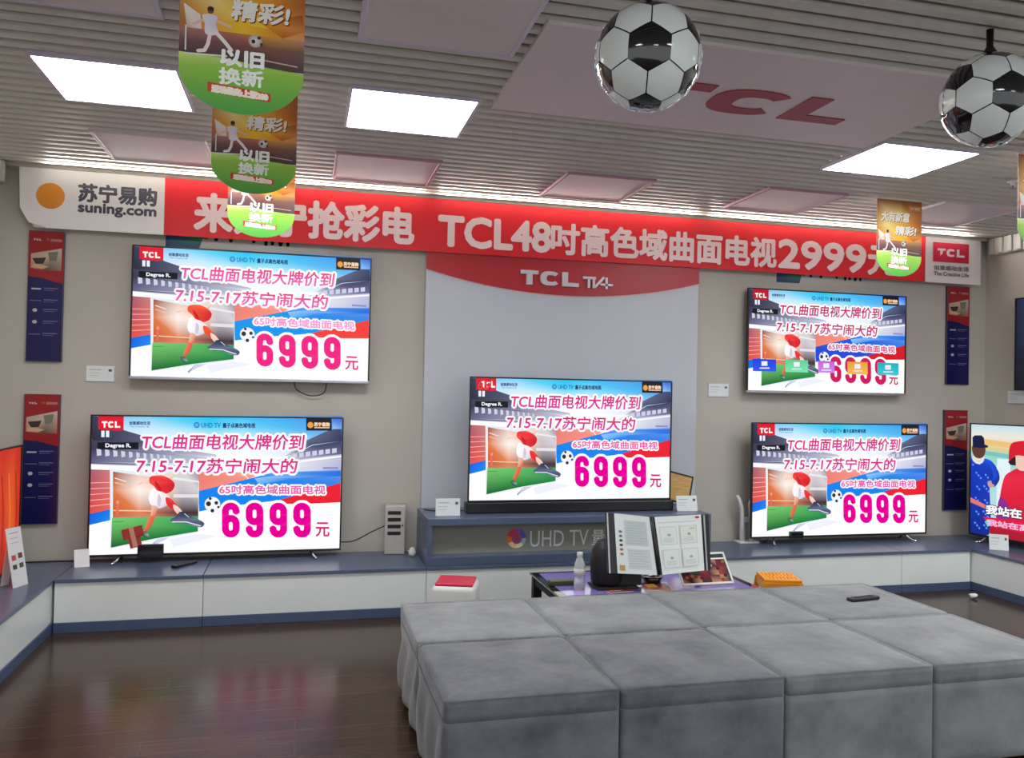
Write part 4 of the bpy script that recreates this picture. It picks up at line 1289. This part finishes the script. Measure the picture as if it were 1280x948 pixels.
for sx in (-1, 1):
    for sy in (-1, 1):
        b = MB()
        b.hexa([(sx * (w + .03) - .016, sy * (w + .03) - .016, .001), (sx * (w + .03) + .016, sy * (w + .03) - .016, .001), (sx * (w + .03) + .016, sy * (w + .03) + .016, .001), (sx * (w + .03) - .016, sy * (w + .03) + .016, .001),
                (sx * w - .02, sy * w - .02, .378), (sx * w + .006, sy * w - .02, .378), (sx * w + .006, sy * w + .006, .378), (sx * w - .02, sy * w + .006, .378)] if sx > 0 and sy > 0 else
               [(sx * (w + .03) - .016, sy * (w + .03) - .016, .001), (sx * (w + .03) + .016, sy * (w + .03) - .016, .001), (sx * (w + .03) + .016, sy * (w + .03) + .016, .001), (sx * (w + .03) - .016, sy * (w + .03) + .016, .001),
                (sx * (w - .007) - .013, sy * (w - .007) - .013, .378), (sx * (w - .007) + .013, sy * (w - .007) - .013, .378), (sx * (w - .007) + .013, sy * (w - .007) + .013, .378), (sx * (w - .007) - .013, sy * (w - .007) + .013, .378)])
        b.build('leg', M['orange'], t)

# ------------------------------------------------------------------ ottomans
def ottoman(label, x0, x1, y0, y1, z1, seed, folds=False, m=None):
    t = empty('ottoman', ((x0 + x1) / 2, (y0 + y1) / 2, 0), label, 'ottoman', 'grey velvet cube ottomans pushed together')
    w, d = (x1 - x0) / 2, (y1 - y0) / 2
    rnd = random.Random(seed)
    ph = [rnd.uniform(0, 6) for _ in range(6)]
    def soft(za, zb, nz, crown, name):
        bm = bmesh.new()
        n = 22
        def P(x, y, z): return bm.verts.new((x, y, z))
        # side skin as rings of a rounded square, closed with a gridded top
        rings = []
        def ringpts():
            r = .022
            pts = []
            for cx, cy, a in ((w - r, d - r, 0), (-w + r, d - r, 90), (-w + r, -d + r, 180), (w - r, -d + r, 270)):
                arc = [(cx + r * math.cos(math.radians(a + 22.5 * k)), cy + r * math.sin(math.radians(a + 22.5 * k))) for k in range(5)]
                pts += arc
                nx = {0: (-w + r, d), 90: (-w, -d + r), 180: (w - r, -d), 270: (w, d - r)}[a]
                ax = arc[-1]
                for k in range(1, 14): pts.append((ax[0] + (nx[0] - ax[0]) * k / 14, ax[1] + (nx[1] - ax[1]) * k / 14))
            return pts
        base = ringpts()
        for j in range(nz + 1):
            z = za + (zb - za) * j / nz
            row = []
            for x, y in base:
                px, py = x, y
                # gentle sag and folds of the cover
                s = math.sin(x * 9 + ph[0] + z * 4) * .0018 + math.sin(y * 8 + ph[1] - z * 5) * .0018
                k = 1 + s
                if folds and x < -w + .01:
                    px += .010 * math.sin(y * 26 + 3 * math.sin(z * 8 + ph[2]) + ph[3]) * min(1, (CUT - z) * 10) if z < CUT else 0
                if name == 'base_cover' and j == 0: k *= .99
                if name == 'base_cover' and j == nz: k *= .998
                if crown and j == 0: k *= .998
                row.append(P(px * k, py * k, z))
            rings.append(row)
        # rounded shoulder into the top
        if crown:
            for q, (ins, up) in enumerate(((.004, .010), (.012, .018), (.026, .024))):
                row = []
                for v in rings[nz]:
                    L = max(abs(v.co.x) / w, abs(v.co.y) / d)
                    row.append(P(v.co.x * (1 - ins / w), v.co.y * (1 - ins / d), zb + up - .024 + .0))
                rings.append(row)
            for f in (.85, .65, .4, .15):
                row = []
                last = rings[nz + 3]
                for v in last:
                    x, y = v.co.x * f, v.co.y * f
                    bump = .010 * (1 - f ** 2) + .003 * math.sin(x * 13 + ph[4]) * math.sin(y * 12 + ph[5])
                    row.append(P(x, y, zb + bump))
                rings.append(row)
        for a, c_ in zip(rings, rings[1:]):
            for k in range(len(a)):
                f = bm.faces.new((a[k], a[(k + 1) % len(a)], c_[(k + 1) % len(a)], c_[k])); f.smooth = True
        bm.faces.new(rings[-1]).smooth = True
        bm.faces.new(rings[0])
        b = MB(); b.bm.free(); b.bm = bm
        return b.build(name, m or M['sofa'], t)
    CUT = z1 - .075
    soft(.03, CUT - .0006, 10, False, 'base_cover')
    soft(CUT, z1 - .002, 3, True, 'cushion_top')
    for sx in (-1, 1):
        for sy in (-1, 1):
            b = MB(); b.lathe([(.02, 0.0005), (.024, .03)], 12, M=Matrix.Translation((sx * (w - .06), sy * (d - .06), 0))); b.build('foot', M['black_plastic'], t)
OX = [.478, 1.113, 1.770, 2.425, 3.085]
OYF, OYM, OYB = 2.715, 3.368, 4.0
names = [('front left corner ottoman, grey velvet with folded left side', 'back left ottoman, grey velvet, nearest the red stool'),
         ('second front ottoman from the left, dark grey velvet', 'second back ottoman from the left, before the water bottle'),
         ('third front ottoman from the left, with a faint round dent on top', 'third back ottoman from the left, before the white picture frame'),
         ('front right corner ottoman, cut off by the right picture edge', 'back right ottoman carrying the black remote control')]
for i in range(4):
    g = .0025
    ottoman(names[i][0], OX[i] + g, OX[i + 1] - g, OYF, OYM - g, .42, 10 + i, folds=(i == 0), m=M['sofa_dark'] if i < 2 else None)
    ottoman(names[i][1], OX[i] + g, OX[i + 1] - g, OYM + g, OYB, .42, 20 + i, folds=(i == 0))
remote('black remote control lying on the back right ottoman', 2.80, 3.635, .4255, .16)
# crumpled paper on the floor
bm = bmesh.new()
bmesh.ops.create_icosphere(bm, subdivisions=2, radius=.035)
rnd = random.Random(4)
for v in bm.verts: v.co *= rnd.uniform(.6, 1.1); v.co.z = v.co.z * .55 + .022
b = MB(); b.bm.free(); b.bm = bm
tag(b.build('crumpled_paper', M['paper'], loc=(4.81, 5.03, 0)), 'crumpled white paper on the floor before the right counter corner', 'paper scrap')

# ------------------------------------------------------------------ hanging flags
def flag_art():
    # drawn in units of the flag's width, y down, height 1.46
    H = 1.46
    c = Canvas(lambda x, y: (x, y / H))
    c.grid([0, .25, .5, .75, 1], [0, .25, .5, .7, .92],
           [[(150, 78, 30), (150, 84, 30), (130, 76, 26), (150, 84, 40), (150, 80, 40)],
            [(190, 130, 60), (226, 206, 150), (224, 196, 120), (196, 130, 60), (170, 90, 50)],
            [(206, 150, 80), (236, 216, 140), (236, 180, 40), (222, 140, 30), (176, 96, 46)],
            [(180, 110, 60), (232, 170, 60), (246, 196, 40), (232, 150, 30), (214, 140, 70)],
            [(150, 90, 70), (200, 130, 60), (236, 180, 60), (210, 140, 60), (216, 170, 120)]])
    c.poly([(.45, .55), (.7, .62), (.95, .58), (.8, .72), (.55, .70)], [(246, 200, 50), (250, 196, 30), (206, 100, 20), (250, 190, 40), (250, 206, 60)])
    c.poly([(.62, .66), (.98, .56), (1, .7), (.82, .78)], [(236, 160, 30), (150, 70, 26), (206, 130, 70), (190, 100, 20)])
    c.poly([(.03, .58), (.16, .66), (.18, .84), (.06, .8)], [(240, 236, 226), (226, 214, 206), (230, 200, 190), (190, 160, 150)])
    # dusk stadium
    c.grid([0, .4, .7, 1], [.78, .88, 1.0, 1.06], [[(170, 120, 110), (180, 110, 90), (206, 150, 60), (196, 140, 110)], [(110, 76, 80), (120, 76, 76), (130, 84, 70), (120, 90, 80)], [(70, 50, 56), (76, 54, 56), (84, 60, 56), (96, 72, 76)], [(60, 66, 40), (66, 70, 44), (76, 70, 50), (80, 66, 66)]])
    c.stroke([(.68, .985), (.95, 1.01)], .012, (196, 160, 150), False)
    c.stroke([(.05, .76), (.05, .97)], .012, (226, 220, 220), False)
    # pitch down to the round lower edge
    pts = [(0, .985)] + [(.35, 1.0), (.7, 1.045), (1, 1.07)]
    n = 24
    arc = []
    for k in range(n + 1):
        a = math.pi * k / n
        arc.append((.5 + .5 * math.cos(a), 1.10 + .36 * math.sin(a)))
    cols = [(206, 226, 130), (160, 206, 80), (150, 200, 80), (160, 204, 90)] + [tuple(int(p + (q - p) * math.sin(math.pi * k / n)) for p, q in zip((146, 196, 70), (70, 160, 66))) for k in range(n + 1)]
    c.poly(pts + arc, cols)
    c.stroke([(.04, .995), (.38, .985)], .014, (216, 226, 206), False)
    # player in white kicking, plain figure
    w_, sk = (228, 224, 232), (226, 190, 172)
    c.oval(.24, .615, .026, .030, (120, 80, 66), 12); c.oval(.24, .602, .026, .02, (50, 36, 36), 12)
    c.stroke([(.19, .70), (.11, .745)], .022, sk); c.stroke([(.29, .70), (.40, .735)], .022, sk)
    c.blob([(.175, .668), (.22, .65), (.295, .664), (.285, .73), (.305, .80), (.25, .825), (.20, .81), (.195, .73)], [w_, w_, (214, 210, 224), (206, 202, 218), w_, (240, 232, 232), w_, w_])
    c.stroke([(.24, .81), (.225, .90), (.20, .955), (.15, .965)], .03, (240, 226, 224)); c.stroke([(.29, .80), (.35, .86), (.41, .93)], .03, (240, 230, 228))
    # ball
    c.oval(.60, .83, .055, .055, (226, 222, 216), 18, edge=(176, 166, 160)); c.oval(.585, .835, .016, .018, (40, 34, 36), 8); c.oval(.63, .80, .016, .014, (50, 44, 46), 8); c.oval(.65, .855, .012, .016, (60, 50, 50), 8)
    # brush lettering and block lettering
    for s, x0, y0, x1, y1 in (('大有新意', .10, .24, .72, .42), ('精彩!', .41, .50, .87, .67)):
        c.text(s, x0 + .008, y0 + .008, x1 + .008, y1 + .008, (120, 70, 30), bold=.008, shear=.12)
        c.text(s, x0, y0, x1, y1, (240, 238, 230), bold=.006, shear=.12)
    c.text('以旧', .33, .93, .67, 1.06, (250, 252, 248), bold=.008); c.text('换新', .32, 1.085, .67, 1.22, (250, 252, 248), bold=.005)
    c.poly([(.23, 1.215), (.735, 1.265), (.735, 1.335), (.23, 1.295)], (206, 60, 40))
    c.text('返现最高:上涨200', .265, 1.238, .71, 1.295, (255, 240, 228), bold=.007, rise=.03)
    c.rect(.70, .10, .97, .20, (176, 120, 70)); c.text('苏宁易购', .73, .125, .94, .175, (226, 206, 180))
    return c
FW = .36
FLAG_OUT = [(0, 0), (1, 0), (1, 1.10 / 1.46)] + [(.5 + .5 * math.cos(math.pi * k / 20), (1.10 + .36 * math.sin(math.pi * k / 20)) / 1.46) for k in range(1, 20)] + [(0, 1.10 / 1.46)]
FLAG_PRINT = colour_mat('flag print', 0, .45)
_hs = FLAG_PRINT.node_tree.nodes.new('ShaderNodeHueSaturation')
_hs.inputs['Value'].default_value = 1.35  # print colours raised to stand in for lamplight glowing through the sheet
_l = FLAG_PRINT.node_tree.links
_l.new(FLAG_PRINT.node_tree.nodes['Attribute'].outputs['Color'], _hs.inputs['Color'])
_l.new(_hs.outputs['Color'], FLAG_PRINT.node_tree.nodes['Principled BSDF'].inputs['Base Color'])
_proto = None
def flag(label, x, y, zb, rz=0.0):
    global _proto
    if _proto is None:
        t = empty('hanging_flag', (x, y, zb), label, 'hanging flag', 'round-bottomed promotional flags', rz)
        flag_art().build('printed_sheet', FW, .525, [FLAG_PRINT, PRINT_WHITE], t, thick=.0012, dz=.00006, outline=FLAG_OUT, loc=(-FW / 2, 0, 0))
        b = MB(); b.tube([(-FW / 2 - .004, 0, .527), (FW / 2 + .004, 0, .527)], .0045, 8); b.build('top_rod', M['white_plastic'], t)
        for s in (-1, 1):
            b = MB(); b.tube([(s * .14, 0, .528), (s * .14, 0, .56)], .0015, 6); b.build('hanging_thread', M['white_plastic'], t)
        _proto = t
    else:
        t = copy_tree(_proto)
        t.location = (x, y, zb); t.rotation_euler = (0, 0, rz)
        t['label'] = label
PRINT_WHITE = mat('flag reverse', (236, 230, 222), .6, noise=.02)
flag('nearest and largest hanging flag, its top cut by the picture edge', -.20, 2.60, 2.28)
flag('middle hanging flag of the left row, behind the largest flag', -.232, 3.80, 2.31)
flag('rearmost and smallest flag of the left row, in front of the red banner', -.248, 4.80, 2.292)
flag('lone hanging flag over the right end of the red banner', 3.945, 4.80, 2.300)
flag('hanging flag at the right picture edge, mostly cut off', 3.945, 3.66, 2.29)

# ------------------------------------------------------------------ ball balloons: hexagon print on two foil domes
def ball_balloon(label, loc, R, axis, roll, seed):
    t = empty('football_balloon', loc, label, 'balloon', 'football foil balloons')
    bm = bmesh.new()
    HR = .441
    def dome(sgn):
        def onto(px, py, k):
            rho = math.hypot(px, py)
            th = min(rho, math.pi / 2)
            a = math.atan2(py, px)
            fl = .90
            # small puckers towards the welded rim
            pk = 1 + .012 * math.sin(a * 34 + seed) * max(0, (th / (math.pi / 2)) ** 8)
            return Vector((R * k * pk * math.sin(th) * math.cos(a), -sgn * R * k * fl * math.cos(th), R * k * pk * math.sin(th) * math.sin(a)))
        N = 5
        for q in range(-4, 5):
            for r in range(-4, 5):
                cx = HR * math.sqrt(3) * (q + r / 2)
                cy = HR * 1.5 * r
                if math.hypot(cx, cy) > math.pi / 2 + HR: continue
                black = (q - r) % 3 == 0
                for (sc_, k, mi) in ((1.0, .9965, 1), (.965, 1.0, 1 if black else 0)):
                    if mi == 1 and sc_ < 1 and black: pass
                    for e in range(6):
                        a0, a1 = math.radians(60 * e + 30), math.radians(60 * e + 90)
                        A = (cx, cy); B = (cx + HR * sc_ * math.cos(a0), cy + HR * sc_ * math.sin(a0)); C_ = (cx + HR * sc_ * math.cos(a1), cy + HR * sc_ * math.sin(a1))
                        g = {}
                        for i in range(N + 1):
                            for j in range(N + 1 - i):
                                u, v = i / N, j / N
                                px = A[0] + (B[0] - A[0]) * u + (C_[0] - A[0]) * v
                                py = A[1] + (B[1] - A[1]) * u + (C_[1] - A[1]) * v
                                g[i, j] = (bm.verts.new(onto(px, py, k)), math.hypot(px, py))
                        for i in range(N):
                            for j in range(N - i):
                                for tri in (((i, j), (i + 1, j), (i, j + 1)), ((i + 1, j), (i + 1, j + 1), (i, j + 1))):
                                    if any(x not in g for x in tri): continue
                                    if all(g[x][1] >= math.pi / 2 for x in tri): continue
                                    f = bm.faces.new([g[x][0] for x in tri]); f.material_index = mi; f.smooth = True
    dome(1); dome(-1)
    bmesh.ops.remove_doubles(bm, verts=bm.verts, dist=R * .0008)
    bmesh.ops.dissolve_degenerate(bm, dist=1e-6, edges=bm.edges)
    # face -Y of the dome towards 'axis'
    ax = Vector(axis).normalized()
    up = Vector((0, 0, 1)); xx = (-ax).cross(up).normalized() * 1
    zz = xx.cross(-ax).normalized()
    Mx = Matrix(((xx.x, -ax.x, zz.x, 0), (xx.y, -ax.y, zz.y, 0), (xx.z, -ax.z, zz.z, 0), (0, 0, 0, 1))) @ Matrix.Rotation(roll, 4, 'Y')
    bmesh.ops.transform(bm, matrix=Mx, verts=bm.verts)
    b = MB(); b.bm.free(); b.bm = bm
    # outward normals
    me = bpy.data.meshes.new('foil')
    for f in bm.faces:
        f.normal_update()
        if f.normal.dot(f.calc_center_median()) < 0: f.normal_flip()
    bm.to_mesh(me); bm.free()
    me.materials.append(M['foil_white']); me.materials.append(M['foil_black'])
    o = bpy.data.objects.new('foil_skin', me); COL.objects.link(o); o.parent = t
    # welded rim
    b = MB()
    n = 96
    ri, ro = [], []
    for k in range(n):
        a = 2 * math.pi * k / n
        rr = R * (1.0 + .018 + .008 * math.sin(a * 17 + seed))
        ri.append(Mx @ Vector((R * .985 * math.cos(a), 0, R * .985 * math.sin(a)))); ro.append(Mx @ Vector((rr * math.cos(a), .003 * math.sin(a * 34), rr * math.sin(a))))
    vi = [b.bm.verts.new(p) for p in ri]; vo = [b.bm.verts.new(p) for p in ro]
    for k in range(n):
        f = b.bm.faces.new((vi[k], vi[(k + 1) % n], vo[(k + 1) % n], vo[k])); f.smooth = True
    b.build('welded_rim', mat('foil rim', (190, 190, 196), .12, metal=.6, noise=.1), t)
    b = MB(); b.lathe([(.03, R * .965), (.022, R + .012), (.012, R + .03), (.013, CEIL + .004 - loc[2])], 14); b.build('neck', M['black_plastic'], t)
    return t
def towards(loc, el, az):
    d = (Vector((0, 0, CAM_H)) - Vector(loc)).normalized()
    right = Vector((-d.y, d.x, 0)).normalized()          # viewer's right when looking along -d
    up = Vector((0, 0, 1))
    u2 = (up - d * up.dot(d)).normalized()
    return d + u2 * math.tan(math.radians(el)) + right * math.tan(math.radians(az))
p1 = (1.033, 2.40, 2.524); ball_balloon('black and white football foil balloon hanging at top centre', p1, .166, towards(p1, 13, 2), math.radians(3), 1)
p2 = (2.437, 2.50, 2.572); ball_balloon('black and white football foil balloon hanging at the right picture edge', p2, .169, towards(p2, 9, 29), math.radians(-3), 2)
